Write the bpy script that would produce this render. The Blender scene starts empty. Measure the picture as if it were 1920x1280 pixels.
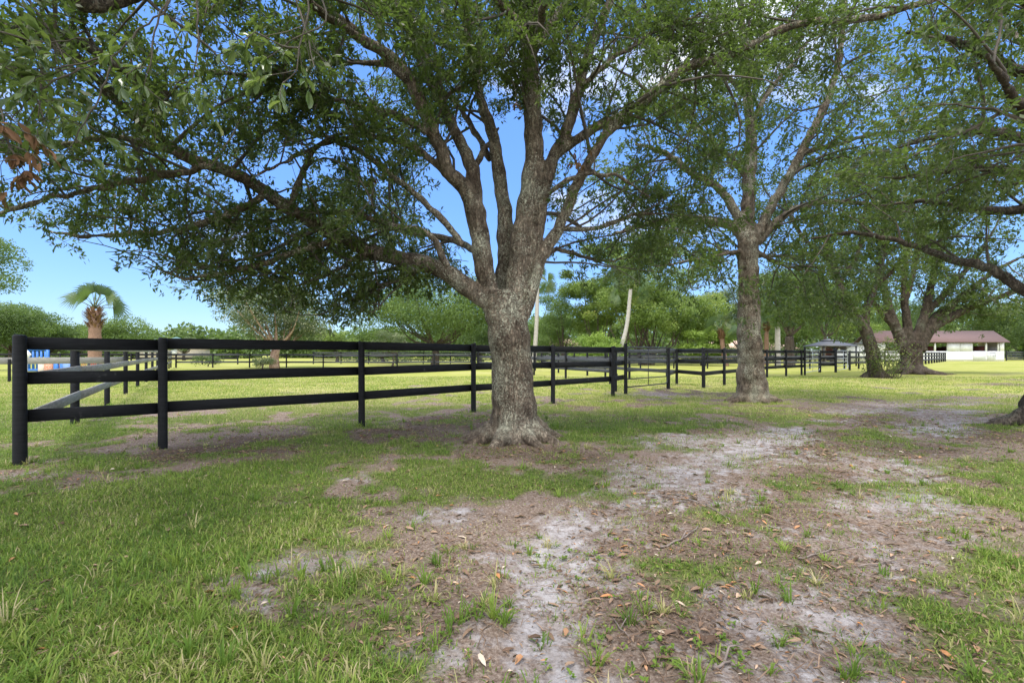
import bpy, math, random
import numpy as np
from mathutils import Vector, Matrix
from math import radians as R

random.seed(11)
rng = np.random.default_rng(11)
C = bpy.context.scene.collection
S = bpy.context.scene

# ------------------------------------------------------------------ camera, sky, sun, exposure
F, EYE, HOR = 900.0, 1.235, 663.0          # focal length in photo pixels, eye height, horizon row
cam_d = bpy.data.cameras.new('camera'); cam = bpy.data.objects.new('camera', cam_d); C.objects.link(cam)
cam.location = (0, 0, EYE); cam.rotation_euler = (R(90), 0, 0)
cam_d.sensor_width = 36; cam_d.lens = F / 1920 * 36
cam_d.shift_y = (HOR - 640) / 1920
cam_d.clip_start = .05; cam_d.clip_end = 3000
S.camera = cam
SUN_EL, SUN_AZ = R(70), R(205)              # azimuth clockwise from +Y
w = bpy.data.worlds.new('World'); S.world = w; w.use_nodes = True
nt = w.node_tree; N = nt.nodes; L = nt.links
for n in list(N): N.remove(n)
out = N.new('ShaderNodeOutputWorld'); bg = N.new('ShaderNodeBackground'); L.new(bg.outputs[0], out.inputs[0])
bg.inputs[1].default_value = 0.15
sky = N.new('ShaderNodeTexSky'); sky.sky_type = 'NISHITA'; sky.sun_disc = False
sky.sun_elevation = SUN_EL; sky.sun_rotation = SUN_AZ; sky.altitude = 0; sky.air_density = 1.0; sky.dust_density = .15; sky.ozone_density = 2.0
tcw = N.new('ShaderNodeTexCoord')
mpw = N.new('ShaderNodeMapping'); mpw.inputs['Scale'].default_value = (1.0, 1.0, 2.4); mpw.inputs['Location'].default_value = (.35, .2, .1)
L.new(tcw.outputs['Generated'], mpw.inputs[0])
nz = N.new('ShaderNodeTexNoise'); nz.inputs['Scale'].default_value = 2.6; nz.inputs['Detail'].default_value = 9; nz.inputs['Roughness'].default_value = .56
L.new(mpw.outputs[0], nz.inputs['Vector'])
rp = N.new('ShaderNodeValToRGB'); rp.color_ramp.elements[0].position = .55; rp.color_ramp.elements[1].position = .70
L.new(nz.outputs['Fac'], rp.inputs[0])
hs = N.new('ShaderNodeHueSaturation'); hs.inputs['Saturation'].default_value = 1.15; hs.inputs['Value'].default_value = 1.0
L.new(sky.outputs[0], hs.inputs['Color'])
# the clear air near the horizon is a shade deeper than the model's
spw = N.new('ShaderNodeSeparateXYZ'); L.new(tcw.outputs['Generated'], spw.inputs[0])
hz = N.new('ShaderNodeValToRGB'); hz.color_ramp.elements[0].color = (.36, .46, .66, 1); hz.color_ramp.elements[1].position = .45; hz.color_ramp.elements[1].color = (.92, .98, 1.18, 1)
L.new(spw.outputs['Z'], hz.inputs[0]); hm = N.new('ShaderNodeMixRGB'); hm.blend_type = 'MULTIPLY'; hm.inputs[0].default_value = 1
L.new(hs.outputs[0], hm.inputs[1]); L.new(hz.outputs[0], hm.inputs[2])
mxw = N.new('ShaderNodeMixRGB'); mxw.inputs[2].default_value = (4.6, 4.8, 5.3, 1)
# no cloud close to the horizon; unseen bright cloud deck overhead and behind, added to lift the shade
cz = N.new('ShaderNodeMapRange'); cz.inputs['From Min'].default_value = .13; cz.inputs['From Max'].default_value = .26; L.new(spw.outputs['Z'], cz.inputs['Value'])
cm = N.new('ShaderNodeMath'); cm.operation = 'MULTIPLY'; L.new(rp.outputs[0], cm.inputs[0]); L.new(cz.outputs[0], cm.inputs[1])
L.new(cm.outputs[0], mxw.inputs[0]); L.new(hm.outputs[0], mxw.inputs[1])
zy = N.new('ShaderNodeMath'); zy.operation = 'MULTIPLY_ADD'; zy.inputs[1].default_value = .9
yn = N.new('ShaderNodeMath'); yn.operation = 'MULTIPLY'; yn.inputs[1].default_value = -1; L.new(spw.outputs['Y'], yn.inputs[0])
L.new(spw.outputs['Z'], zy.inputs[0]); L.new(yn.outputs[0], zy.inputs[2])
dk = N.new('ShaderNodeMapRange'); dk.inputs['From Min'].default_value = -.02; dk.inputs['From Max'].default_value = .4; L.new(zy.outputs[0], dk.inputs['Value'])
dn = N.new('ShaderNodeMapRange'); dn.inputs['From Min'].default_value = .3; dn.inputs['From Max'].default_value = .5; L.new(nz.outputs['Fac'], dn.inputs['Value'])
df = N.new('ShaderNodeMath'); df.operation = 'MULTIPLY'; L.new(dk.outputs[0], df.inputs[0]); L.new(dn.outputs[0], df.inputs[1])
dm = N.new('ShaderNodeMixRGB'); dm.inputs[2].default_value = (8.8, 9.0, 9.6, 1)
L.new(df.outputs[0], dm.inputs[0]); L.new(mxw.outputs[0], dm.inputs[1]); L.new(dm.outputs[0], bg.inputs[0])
sun_d = bpy.data.lights.new('sun', 'SUN'); sun_d.energy = 2.0; sun_d.angle = R(13); sun_d.color = (1, .95, .86)
sun = bpy.data.objects.new('sun', sun_d); C.objects.link(sun)
sd = Vector((math.sin(SUN_AZ) * math.cos(SUN_EL), math.cos(SUN_AZ) * math.cos(SUN_EL), math.sin(SUN_EL)))
sun.rotation_euler = (-sd).to_track_quat('-Z', 'Y').to_euler()
S.view_settings.view_transform = 'Standard'; S.view_settings.look = 'None'
S.view_settings.exposure = 0.93; S.view_settings.gamma = 1
S.cycles.max_bounces = 7; S.cycles.diffuse_bounces = 4; S.cycles.glossy_bounces = 2; S.cycles.transmission_bounces = 4
S.cycles.transparent_max_bounces = 4
S.cycles.use_denoising = True

# ------------------------------------------------------------------ helpers
def P(px, py, Z):
    """the place Z metres ahead that the photo shows at px, py"""
    return np.array([(px - 960) / F * Z, Z, EYE + (HOR - py) / F * Z])
def G(px, py):
    """ground point"""
    Z = F * EYE / (py - HOR)
    return np.array([(px - 960) / F * Z, Z, 0.0])

def tag(o, label=None, cat=None, group=None, kind=None):
    if label: o['label'] = label
    if cat: o['category'] = cat
    if group: o['group'] = group
    if kind: o['kind'] = kind
    return o
def empty(name, loc, label=None, cat=None, group=None, rz=0):
    o = bpy.data.objects.new(name, None); C.objects.link(o); o.location = loc; o.rotation_euler.z = rz
    o.empty_display_size = .3
    return tag(o, label, cat, group)
def npmesh(name, V, faces, mats, parent=None, fmat=None, smooth=False, attrs=None, local=False):
    """faces: (M,k) array or list of such arrays"""
    V = np.asarray(V, dtype=np.float32)
    if parent is not None and not local:
        V = V - np.array(parent.location, dtype=np.float32)
    if not isinstance(faces, (list, tuple)): faces = [faces]
    faces = [np.asarray(f, dtype=np.int32) for f in faces if len(f)]
    me = bpy.data.meshes.new(name)
    me.vertices.add(len(V)); me.vertices.foreach_set('co', V.ravel())
    loops = np.concatenate([f.ravel() for f in faces]); me.loops.add(len(loops)); me.loops.foreach_set('vertex_index', loops)
    tot = np.concatenate([np.full(len(f), f.shape[1], np.int32) for f in faces])
    st = np.concatenate([[0], np.cumsum(tot)[:-1]]).astype(np.int32)
    me.polygons.add(len(tot)); me.polygons.foreach_set('loop_start', st)
    try: me.polygons.foreach_set('loop_total', tot)
    except Exception: pass
    if smooth: me.polygons.foreach_set('use_smooth', np.ones(len(tot), dtype=bool))
    if not isinstance(mats, (list, tuple)): mats = [mats]
    for m in mats: me.materials.append(m)
    if fmat is not None: me.polygons.foreach_set('material_index', np.asarray(fmat, dtype=np.int32))
    me.update(calc_edges=True)
    if attrs:
        for k, a in attrs.items():
            at = me.attributes.new(k, 'FLOAT', 'POINT'); at.data.foreach_set('value', np.asarray(a, dtype=np.float32))
    o = bpy.data.objects.new(name, me); C.objects.link(o)
    if parent is not None: o.parent = parent
    return o

class MB:
    """collects boxes, tubes and polygons into one mesh"""
    def __init__(s): s.V = []; s.Q = []; s.T = []; s.n = 0
    def add(s, V, Q=None, T=None):
        s.V.append(np.asarray(V, float))
        if Q is not None and len(Q): s.Q.append(np.asarray(Q) + s.n)
        if T is not None and len(T): s.T.append(np.asarray(T) + s.n)
        s.n += len(V); return s
    def box(s, a, b):
        x0, y0, z0 = a; x1, y1, z1 = b
        V = [(x0,y0,z0),(x1,y0,z0),(x1,y1,z0),(x0,y1,z0),(x0,y0,z1),(x1,y0,z1),(x1,y1,z1),(x0,y1,z1)]
        return s.add(V, [(0,3,2,1),(4,5,6,7),(0,1,5,4),(1,2,6,5),(2,3,7,6),(3,0,4,7)])
    def board(s, a, b, h, t, off=0.0):
        """board from a to b (points on its centre line), height h in z, thickness t, shifted sideways by off; slightly chamfered"""
        a = np.array(a, float); b = np.array(b, float); d = b - a; d2 = np.array([d[0], d[1], 0]); d2 /= np.linalg.norm(d2)
        nrm = np.array([d2[1], -d2[0], 0]); c = .004; V = []
        prof = [(-t/2, -h/2+c), (-t/2+c, -h/2), (t/2-c, -h/2), (t/2, -h/2+c), (t/2, h/2-c), (t/2-c, h/2), (-t/2+c, h/2), (-t/2, h/2-c)]
        for e in (a, b):
            for u, v in prof: V.append(e + nrm * (u + off) + np.array([0, 0, v]))
        Q = [(i, (i+1) % 8, (i+1) % 8 + 8, i + 8) for i in range(8)]
        Q += [(0,7,6,1),(1,6,5,2),(2,5,4,3)]; Q += [(8,9,14,15),(9,10,13,14),(10,11,12,13)]
        return s.add(V, Q)
    def tube(s, pts, rad, n=8, cap=True):
        V, Q, T = tube_geo(pts, rad, n, cap); return s.add(V, Q, T)
    def build(s, name, mat, parent=None, smooth=False, attrs=None):
        V = np.concatenate(s.V); f = []
        if s.Q: f.append(np.concatenate(s.Q))
        if s.T: f.append(np.concatenate(s.T))
        return npmesh(name, V, f, mat, parent, smooth=smooth, attrs=attrs)

def tube_geo(pts, rad, n=8, cap=True):
    pts = np.asarray(pts, float); m = len(pts)
    rad = np.broadcast_to(np.asarray(rad, float), (m,))
    tan = np.gradient(pts, axis=0); tan /= np.linalg.norm(tan, axis=1)[:, None] + 1e-9
    ref = np.array([0, 0, 1.0]) if abs(tan[0][2]) < .9 else np.array([1.0, 0, 0])
    u = np.cross(tan[0], ref); u /= np.linalg.norm(u); V = np.zeros((m, n, 3)); an = np.arange(n) * 2 * np.pi / n
    for i in range(m):
        u = u - tan[i] * np.dot(u, tan[i]); u /= np.linalg.norm(u) + 1e-9
        v = np.cross(tan[i], u)
        V[i] = pts[i] + rad[i] * (np.cos(an)[:, None] * u + np.sin(an)[:, None] * v)
    i, j = np.meshgrid(np.arange(m-1), np.arange(n), indexing='ij'); i = i.ravel(); j = j.ravel(); k = (j+1) % n
    Q = np.stack([i*n+j, i*n+k, (i+1)*n+k, (i+1)*n+j], 1); V = V.reshape(-1, 3); T = []
    if cap:
        V = np.vstack([V, pts[0], pts[-1]]); a = m*n; b = m*n+1
        T = [(a, (q+1) % n, q) for q in range(n)] + [(b, (m-1)*n+q, (m-1)*n+(q+1) % n) for q in range(n)]
    return V, Q, np.array(T, dtype=int).reshape(-1, 3)

def spline(pts, vals=None, step=.12):
    """Catmull-Rom through pts; returns points and interpolated values"""
    p = np.asarray(pts, float); v = np.asarray(vals, float) if vals is not None else np.zeros(len(p))
    q = np.vstack([2*p[0]-p[1], p, 2*p[-1]-p[-2]]); outp = []; outv = []
    for i in range(len(p)-1):
        a, b, c, d = q[i:i+4]; n = max(2, int(np.linalg.norm(c-b) / step)); t = np.linspace(0, 1, n, endpoint=False)[:, None]
        outp.append(.5*((2*b)+(-a+c)*t+(2*a-5*b+4*c-d)*t**2+(-a+3*b-3*c+d)*t**3)); outv.append(v[i]+(v[i+1]-v[i])*t[:, 0])
    outp.append(p[-1:]); outv.append(v[-1:])
    return np.vstack(outp), np.concatenate(outv)

_H = rng.random((256, 256))
def vnoise(x, y):
    xi = np.floor(x).astype(int); yi = np.floor(y).astype(int); fx = x - xi; fy = y - yi
    fx = fx*fx*(3-2*fx); fy = fy*fy*(3-2*fy)
    a = _H[xi % 256, yi % 256]; b = _H[(xi+1) % 256, yi % 256]; c = _H[xi % 256, (yi+1) % 256]; d = _H[(xi+1) % 256, (yi+1) % 256]
    return (a*(1-fx)+b*fx)*(1-fy)+(c*(1-fx)+d*fx)*fy
def fbm(x, y, s, o=4):
    r = 0; a = .5; t = 0
    for k in range(o): r = r + a*vnoise(x*s+17.3*k, y*s+9.1*k); t += a; a *= .5; s *= 2.03
    return r / t

# ------------------------------------------------------------------ materials
def mat(name):
    m = bpy.data.materials.new(name); m.use_nodes = True; t = m.node_tree
    for n in list(t.nodes): t.nodes.remove(n)
    o = t.nodes.new('ShaderNodeOutputMaterial'); b = t.nodes.new('ShaderNodeBsdfPrincipled'); t.links.new(b.outputs[0], o.inputs[0])
    return m, t.nodes, t.links, b, o
def ramp(N, L, src, stops):
    r = N.new('ShaderNodeValToRGB'); e = r.color_ramp.elements
    while len(e) < len(stops): e.new(.5)
    for i, (p, c) in enumerate(stops): e[i].position = p; e[i].color = (*c, 1) if len(c) == 3 else c
    if src is not None: L.new(src, r.inputs[0])
    return r
def noise(N, L, vec, scale, detail=5, rough=.55, dist=0):
    n = N.new('ShaderNodeTexNoise'); n.inputs['Scale'].default_value = scale; n.inputs['Detail'].default_value = detail
    n.inputs['Roughness'].default_value = rough; n.inputs['Distortion'].default_value = dist
    if vec is not None: L.new(vec, n.inputs['Vector'])
    return n
def mix(N, L, fac, a, b, bt='MIX'):
    m = N.new('ShaderNodeMixRGB'); m.blend_type = bt
    for i, x in ((0, fac), (1, a), (2, b)):
        if isinstance(x, (int, float)): m.inputs[i].default_value = x
        elif isinstance(x, tuple): m.inputs[i].default_value = (*x, 1)
        else: L.new(x, m.inputs[i])
    return m
def bump(N, L, h, strength, dist, b, prev=None):
    k = N.new('ShaderNodeBump'); k.inputs['Strength'].default_value = strength; k.inputs['Distance'].default_value = dist
    L.new(h, k.inputs['Height'])
    if prev: L.new(prev.outputs[0], k.inputs['Normal'])
    L.new(k.outputs[0], b.inputs['Normal']); return k
def simple(name, col, rough=.6, var=.25, scale=8, metal=0, bmp=.15, stretch=(1, 1, 1)):
    m, N, L, b, o = mat(name)
    tc = N.new('ShaderNodeTexCoord'); mp = N.new('ShaderNodeMapping'); mp.inputs['Scale'].default_value = stretch
    L.new(tc.outputs['Object'], mp.inputs[0])
    n = noise(N, L, mp.outputs[0], scale, 6)
    c0 = tuple(c*(1-var) for c in col); c1 = tuple(min(1, c*(1+var)) for c in col)
    r = ramp(N, L, n.outputs['Fac'], [(.3, c0), (.7, c1)]); L.new(r.outputs[0], b.inputs['Base Color'])
    b.inputs['Roughness'].default_value = rough; b.inputs['Metallic'].default_value = metal
    if bmp: bump(N, L, n.outputs['Fac'], bmp, .01, b)
    return m
def bark(name, c0, c1, lichen, lich_amt=.5, scale=1.0, cracks=1.0):
    m, N, L, b, o = mat(name)
    tc = N.new('ShaderNodeTexCoord'); mp = N.new('ShaderNodeMapping'); mp.inputs['Scale'].default_value = (1, 1, .35)
    L.new(tc.outputs['Object'], mp.inputs[0])
    n1 = noise(N, L, mp.outputs[0], 9*scale, 8, .65); n2 = noise(N, L, mp.outputs[0], 30*scale, 6, .7)
    mp3 = N.new('ShaderNodeMapping'); mp3.inputs['Location'].default_value = (3.7, 1.9, 5.3); L.new(tc.outputs['Object'], mp3.inputs[0]); n3 = noise(N, L, mp3.outputs[0], 2.1*scale, 4); n4 = noise(N, L, tc.outputs['Object'], 42*scale, 9, .82)
    base = ramp(N, L, n1.outputs['Fac'], [(.32, c0), (.68, c1)])
    fine = ramp(N, L, n2.outputs['Fac'], [(.32, (.3, .28, .27)), (.5, (.85, .83, .8)), (.68, (1.25, 1.22, 1.15))])
    b1 = mix(N, L, .8, base.outputs[0], fine.outputs[0], 'MULTIPLY')
    # ring-like horizontal wrinkles
    mpr = N.new('ShaderNodeMapping'); mpr.inputs['Scale'].default_value = (.6, .6, 7); L.new(tc.outputs['Object'], mpr.inputs[0])
    nr = noise(N, L, mpr.outputs[0], 3.5*scale, 4, .6, .4)
    vo = N.new('ShaderNodeTexVoronoi'); vo.feature = 'DISTANCE_TO_EDGE'; vo.inputs['Scale'].default_value = 24*scale; 
    nd = mix(N, L, .3, mp.outputs[0], n1.outputs['Color']); L.new(nd.outputs[0], vo.inputs['Vector'])
    cr = ramp(N, L, vo.outputs['Distance'], [(.0, (0, 0, 0)), (.16, (1, 1, 1))])
    # lichen: large patches broken up by fine speckle
    ms = N.new('ShaderNodeMath'); ms.operation = 'MULTIPLY_ADD'; L.new(n3.outputs['Fac'], ms.inputs[0]); ms.inputs[1].default_value = .42; L.new(n4.outputs['Fac'], ms.inputs[2])
    lr = ramp(N, L, ms.outputs[0], [(0, (0, 0, 0)), (1, (1, 1, 1))]); lr.color_ramp.elements[0].position = .0
    mr = N.new('ShaderNodeMapRange'); mr.inputs['From Min'].default_value = .80 - .15*lich_amt; mr.inputs['From Max'].default_value = .85 - .15*lich_amt
    L.new(ms.outputs[0], mr.inputs['Value'])
    # lichen does not grow on the trodden root flare
    sz = N.new('ShaderNodeSeparateXYZ'); L.new(tc.outputs['Object'], sz.inputs[0])
    zr = N.new('ShaderNodeMath'); zr.operation = 'MULTIPLY_ADD'; L.new(n3.outputs['Fac'], zr.inputs[0]); zr.inputs[1].default_value = 1.2; L.new(sz.outputs['Z'], zr.inputs[2])
    zm = N.new('ShaderNodeMapRange'); zm.inputs['From Min'].default_value = .75; zm.inputs['From Max'].default_value = 1.25; zm.inputs['To Min'].default_value = .12; L.new(zr.outputs[0], zm.inputs['Value'])
    lm = N.new('ShaderNodeMath'); lm.operation = 'MULTIPLY'; L.new(mr.outputs[0], lm.inputs[0]); L.new(zm.outputs[0], lm.inputs[1])
    m2 = mix(N, L, lm.outputs[0], b1.outputs[0], lichen)
    # base colour is darker along the cracks, kept mild
    n5 = noise(N, L, tc.outputs['Object'], 1.1*scale, 6, .65); st = ramp(N, L, n5.outputs['Fac'], [(.36, (.55, .5, .46)), (.58, (1.1, 1.1, 1.1))])
    m3 = mix(N, L, .75, m2.outputs[0], st.outputs[0], 'MULTIPLY')
    ck = mix(N, L, .38*cracks, m3.outputs[0], cr.outputs[0], 'MULTIPLY')
    L.new(ck.outputs[0], b.inputs['Base Color']); b.inputs['Roughness'].default_value = .9
    b.inputs['Specular IOR Level'].default_value = .2
    k1 = bump(N, L, n1.outputs['Fac'], .55, .035, b); k2 = bump(N, L, cr.outputs[0], .8*cracks, .018, b, k1)
    k3 = bump(N, L, nr.outputs['Fac'], .45, .02, b, k2); bump(N, L, n2.outputs['Fac'], .5, .008, b, k3)
    return m
def leafmat(name, stops, trans=.35, rough=.45, tcol=(.25, .4, .06), spec=.4):
    """leaf colour runs along a per-leaf tint stored in the mesh"""
    m, N, L, b, o = mat(name)
    a = N.new('ShaderNodeAttribute'); a.attribute_name = 'tint'
    r = ramp(N, L, a.outputs['Fac'], stops)
    L.new(r.outputs[0], b.inputs['Base Color']); b.inputs['Roughness'].default_value = rough; b.inputs['Specular IOR Level'].default_value = spec
    t = N.new('ShaderNodeBsdfTranslucent'); tm = mix(N, L, .6, r.outputs[0], tcol); L.new(tm.outputs[0], t.inputs[0])
    mx = N.new('ShaderNodeMixShader'); mx.inputs[0].default_value = trans
    L.new(b.outputs[0], mx.inputs[1]); L.new(t.outputs[0], mx.inputs[2]); L.new(mx.outputs[0], o.inputs[0])
    return m

M = {}
M['bark'] = bark('oak_bark', (.10, .072, .055), (.40, .33, .255), (.50, .50, .38), .48)
M['bark2'] = bark('oak_bark_mossy', (.10, .08, .065), (.2, .17, .14), (.22, .235, .18), .2)
M['bark4'] = bark('old_oak_bark', (.06, .046, .036), (.16, .13, .105), (.17, .18, .13), .15, .7)
M['bark3'] = bark('far_bark', (.10, .08, .065), (.2, .165, .135), (.2, .215, .17), .1, .6)
M['paperbark'] = bark('paperbark', (.26, .16, .11), (.48, .34, .25), (.6, .5, .42), .4, .8, .3)
M['twig'] = simple('twig_bark', (.095, .08, .062), .85, .3, 20)
M['leaf'] = leafmat('oak_leaf', [(0, (.04, .055, .02)), (.45, (.075, .10, .032)), (.8, (.13, .165, .04)), (.96, (.26, .27, .06)), (1, (.26, .14, .05))], .42, .42)
M['leaf_near'] = leafmat('oak_leaf_near', [(0, (.06, .10, .04)), (.5, (.11, .17, .06)), (.9, (.2, .27, .07)), (1, (.3, .26, .08))], .35, .25, (.4, .55, .1), .9)
M['leaf_dead'] = leafmat('dead_leaf', [(0, (.10, .045, .02)), (1, (.26, .13, .065))], .2, .8)
M['far1'] = leafmat('leaf_mid_green', [(0, (.06, .10, .03)), (.5, (.11, .17, .045)), (1, (.2, .26, .07))], .35, .6)
M['far2'] = leafmat('leaf_yellow_green', [(0, (.09, .14, .032)), (.5, (.17, .24, .05)), (.85, (.29, .34, .08)), (1, (.4, .34, .1))], .35, .6)
M['far3'] = leafmat('leaf_grey_green', [(0, (.06, .085, .045)), (.55, (.11, .14, .075)), (.8, (.22, .24, .14)), (1, (.62, .6, .46))], .3, .5)
M['far4'] = leafmat('leaf_dark_green', [(0, (.04, .07, .025)), (.6, (.075, .12, .036)), (1, (.13, .18, .055))], .3, .6)
M['far5'] = leafmat('leaf_lime', [(0, (.13, .22, .04)), (1, (.3, .4, .07))], .35, .6)
M['frond'] = leafmat('palm_frond', [(0, (.045, .08, .035)), (.6, (.09, .135, .055)), (1, (.22, .22, .1))], .3, .5)
M['grass'] = leafmat('grass_blade', [(0, (.05, .095, .018)), (.3, (.12, .21, .03)), (.62, (.24, .315, .055)), (.86, (.38, .35, .15)), (1, (.52, .43, .26))], .35, .6, (.35, .5, .08), .25)
M['litter'] = leafmat('fallen_leaf', [(0, (.085, .05, .033)), (.4, (.2, .125, .085)), (.78, (.37, .25, .17)), (.93, (.5, .22, .08)), (1, (.6, .5, .4))], .1, .8)
M['stick'] = simple('stick_wood', (.2, .16, .14), .9, .35, 15)
M['white'] = simple('white_paint', (.8, .8, .79), .55, .05, 4)
M['whitetrim'] = simple('white_trim', (.74, .75, .77), .5, .04, 4)
M['shingle'] = simple('brown_shingle', (.13, .08, .074), .9, .22, 6, stretch=(1, 1, 4), bmp=.5)
M['redwood'] = simple('red_brown_boards', (.14, .045, .035), .8, .2, 3)
M['dark'] = simple('dark_interior', (.03, .025, .025), .9, .2, 3)
M['greyroof'] = simple('grey_canopy', (.075, .08, .095), .6, .12, 3)
M['steel'] = simple('black_steel', (.03, .032, .036), .4, .2, 10, .3)
M['galv'] = simple('galvanised_steel', (.42, .44, .47), .42, .15, 10, .6)
M['blue'] = simple('blue_paint', (.03, .16, .5), .45, .12, 3)
M['paleblue'] = simple('faded_blue_paint', (.16, .28, .58), .5, .12, 3)
M['red'] = simple('red_paint', (.45, .03, .04), .45, .12, 3)
M['beige'] = simple('beige_paint', (.52, .45, .36), .6, .1, 3)
M['terracotta'] = simple('pale_terracotta', (.62, .42, .33), .8, .15, 2)
M['tealroof'] = simple('teal_roof', (.13, .23, .20), .5, .08, 1)
M['palmtrunk'] = simple('palm_trunk', (.25, .15, .10), .9, .35, 12, stretch=(1, 1, 3), bmp=.8)
M['greypalm'] = simple('grey_palm_trunk', (.42, .39, .35), .85, .2, 10, stretch=(1, 1, 3), bmp=.6)
M['boots'] = leafmat('palm_boot', [(0, (.12, .06, .04)), (1, (.33, .19, .12))], .05, .85)

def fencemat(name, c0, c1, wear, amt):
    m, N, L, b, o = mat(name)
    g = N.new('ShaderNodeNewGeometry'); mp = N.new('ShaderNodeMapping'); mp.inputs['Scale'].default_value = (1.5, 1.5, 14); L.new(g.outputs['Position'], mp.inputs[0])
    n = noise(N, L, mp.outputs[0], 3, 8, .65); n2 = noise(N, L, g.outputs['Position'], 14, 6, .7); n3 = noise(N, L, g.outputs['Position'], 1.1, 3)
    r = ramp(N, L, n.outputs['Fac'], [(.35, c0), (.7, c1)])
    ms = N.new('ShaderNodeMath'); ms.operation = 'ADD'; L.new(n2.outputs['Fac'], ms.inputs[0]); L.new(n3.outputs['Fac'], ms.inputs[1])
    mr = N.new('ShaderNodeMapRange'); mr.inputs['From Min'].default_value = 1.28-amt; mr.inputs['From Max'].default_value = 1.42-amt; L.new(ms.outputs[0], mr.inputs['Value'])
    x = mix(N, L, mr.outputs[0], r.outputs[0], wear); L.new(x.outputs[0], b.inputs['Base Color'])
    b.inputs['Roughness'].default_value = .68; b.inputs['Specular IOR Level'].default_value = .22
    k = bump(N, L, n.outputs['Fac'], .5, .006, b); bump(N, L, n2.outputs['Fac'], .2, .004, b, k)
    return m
M['fence'] = fencemat('black_fence_paint', (.006, .0065, .008), (.016, .017, .02), (.06, .06, .06), .07)
M['fencegrey'] = fencemat('weathered_fence_boards', (.17, .165, .15), (.34, .33, .30), (.1, .1, .095), 0)
M['fencelit'] = fencemat('lit_fence_boards', (.035, .037, .043), (.10, .105, .12), (.16, .16, .17), 0)  # paler copy of the black paint; light on far rails put into colour

def brickmat():
    m, N, L, b, o = mat('painted_brick')
    tc = N.new('ShaderNodeTexCoord'); mp = N.new('ShaderNodeMapping'); mp.inputs['Rotation'].default_value = (R(90), 0, 0); L.new(tc.outputs['Object'], mp.inputs[0])
    br = N.new('ShaderNodeTexBrick'); br.inputs['Scale'].default_value = 3; br.inputs['Color1'].default_value = (.42, .13, .06, 1); br.inputs['Color2'].default_value = (.5, .2, .1, 1); br.inputs['Mortar'].default_value = (.6, .5, .42, 1)
    L.new(mp.outputs[0], br.inputs['Vector']); L.new(br.outputs[0], b.inputs['Base Color']); b.inputs['Roughness'].default_value = .7
    return m
M['brick'] = brickmat()

# ------------------------------------------------------------------ ground cover maps (read off the photo, fixed to the ground)
RY = np.array([664.5, 690, 715, 735, 760, 785, 810, 840, 870, 900, 940, 980, 1020, 1060, 1100, 1150, 1200, 1260, 1400], float)
GR = np.array([
 [1,1,1,1,1,1,1,1,1,1,1,1,1],
 [1,1,1,1,1,1,1,1,1,1,1,1,1],
 [1,1,1,1,1,1,1,1,.9,.95,1,.95,.5],
 [1,1,1,1,.95,.9,.8,.6,.5,.95,.8,.65,.6],
 [1,.95,.95,.95,.8,.7,.6,.6,.75,.5,.3,.75,.45],
 [1,.95,.8,.7,.6,.45,.5,.75,.8,.7,.3,.2,.5],
 [.95,.85,.5,.3,.5,.4,.3,.7,.35,.3,.55,.4,.3],
 [.9,.65,.15,.2,.55,.5,.4,.55,.2,.1,.2,.25,.1],
 [.7,.65,.45,.65,.65,.45,.6,.3,.1,.4,.1,.5,.6],
 [.5,.7,.85,.8,.55,.3,.65,.15,.1,.25,.15,.6,.85],
 [.95,.9,.85,.75,.7,.5,.15,.1,.15,.3,.15,.4,.7],
 [1,1,1,1,.85,.4,.15,.1,.15,.15,.15,.2,.45],
 [1,1,1,1,.6,.15,.3,.05,.2,.15,.1,.2,.35],
 [1,1,1,.8,.25,.2,.05,.3,.5,.1,.05,.15,.3],
 [1,1,.8,.35,.45,.3,.05,.15,.2,.1,.15,.2,.3],
 [.95,.75,.65,.2,.3,.3,.15,.25,.15,.1,.3,.35,.35],
 [.95,.85,.8,.65,.3,.15,.2,.3,.15,.2,.4,.5,.4],
 [.9,.85,.8,.7,.4,.2,.2,.2,.1,.3,.5,.4,.4],
 [.9,.85,.8,.7,.4,.2,.2,.2,.1,.3,.5,.4,.4]])
SAND = [(1000,1040,75,60,1),(560,1062,95,24,.9),(470,1130,45,24,.9),(1250,905,140,34,.8),(1390,848,110,28,.8),(1290,826,90,16,.8),(850,965,90,16,.7),
        (1690,955,90,20,.7),(1650,872,100,18,.6),(1780,778,80,14,.7),(1560,1100,120,24,.6),(1430,1190,55,40,.6),(1000,1125,70,24,.7),(820,1210,70,24,.6),
        (1330,1215,60,22,.5),(70,890,60,10,.6),(1220,740,60,7,.7),(320,1100,130,14,.5),(660,895,60,10,.5),(1150,1090,90,26,.35),(1640,905,60,12,.6),
        (1500,1000,120,14,.5),(950,890,70,10,.3),(1850,1130,90,16,.35),(640,1240,80,20,.5),(1560,790,60,10,.3),(1130,960,80,16,.5),(1740,1020,90,20,.4)]
DUFF = [(1500,850,70,20,.8),(1560,905,90,20,.7),(1800,900,110,24,.6),(1420,1060,160,40,.6),(1740,1130,140,40,.6),(1200,800,120,14,.6),(560,860,120,14,.7),(1640,745,130,9,.7),(330,850,110,20,1),(480,835,120,16,.9),(700,818,160,14,.8),(880,790,120,12,.8),(1000,850,160,16,.7),(1150,760,120,12,.7),(1330,735,120,6,.8),(1480,775,110,18,.8),
        (1600,830,120,22,.7),(1860,720,120,7,.8),(1240,1130,160,60,.5),(1400,950,200,40,.5),(1300,1020,200,40,.4),(700,1130,160,40,.5),(1700,1200,220,50,.4),(1870,810,120,14,.8)]
def topx(x, y):
    y = np.maximum(y, .35)
    return 960 + F * x / y, HOR + F * EYE / y
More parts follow.
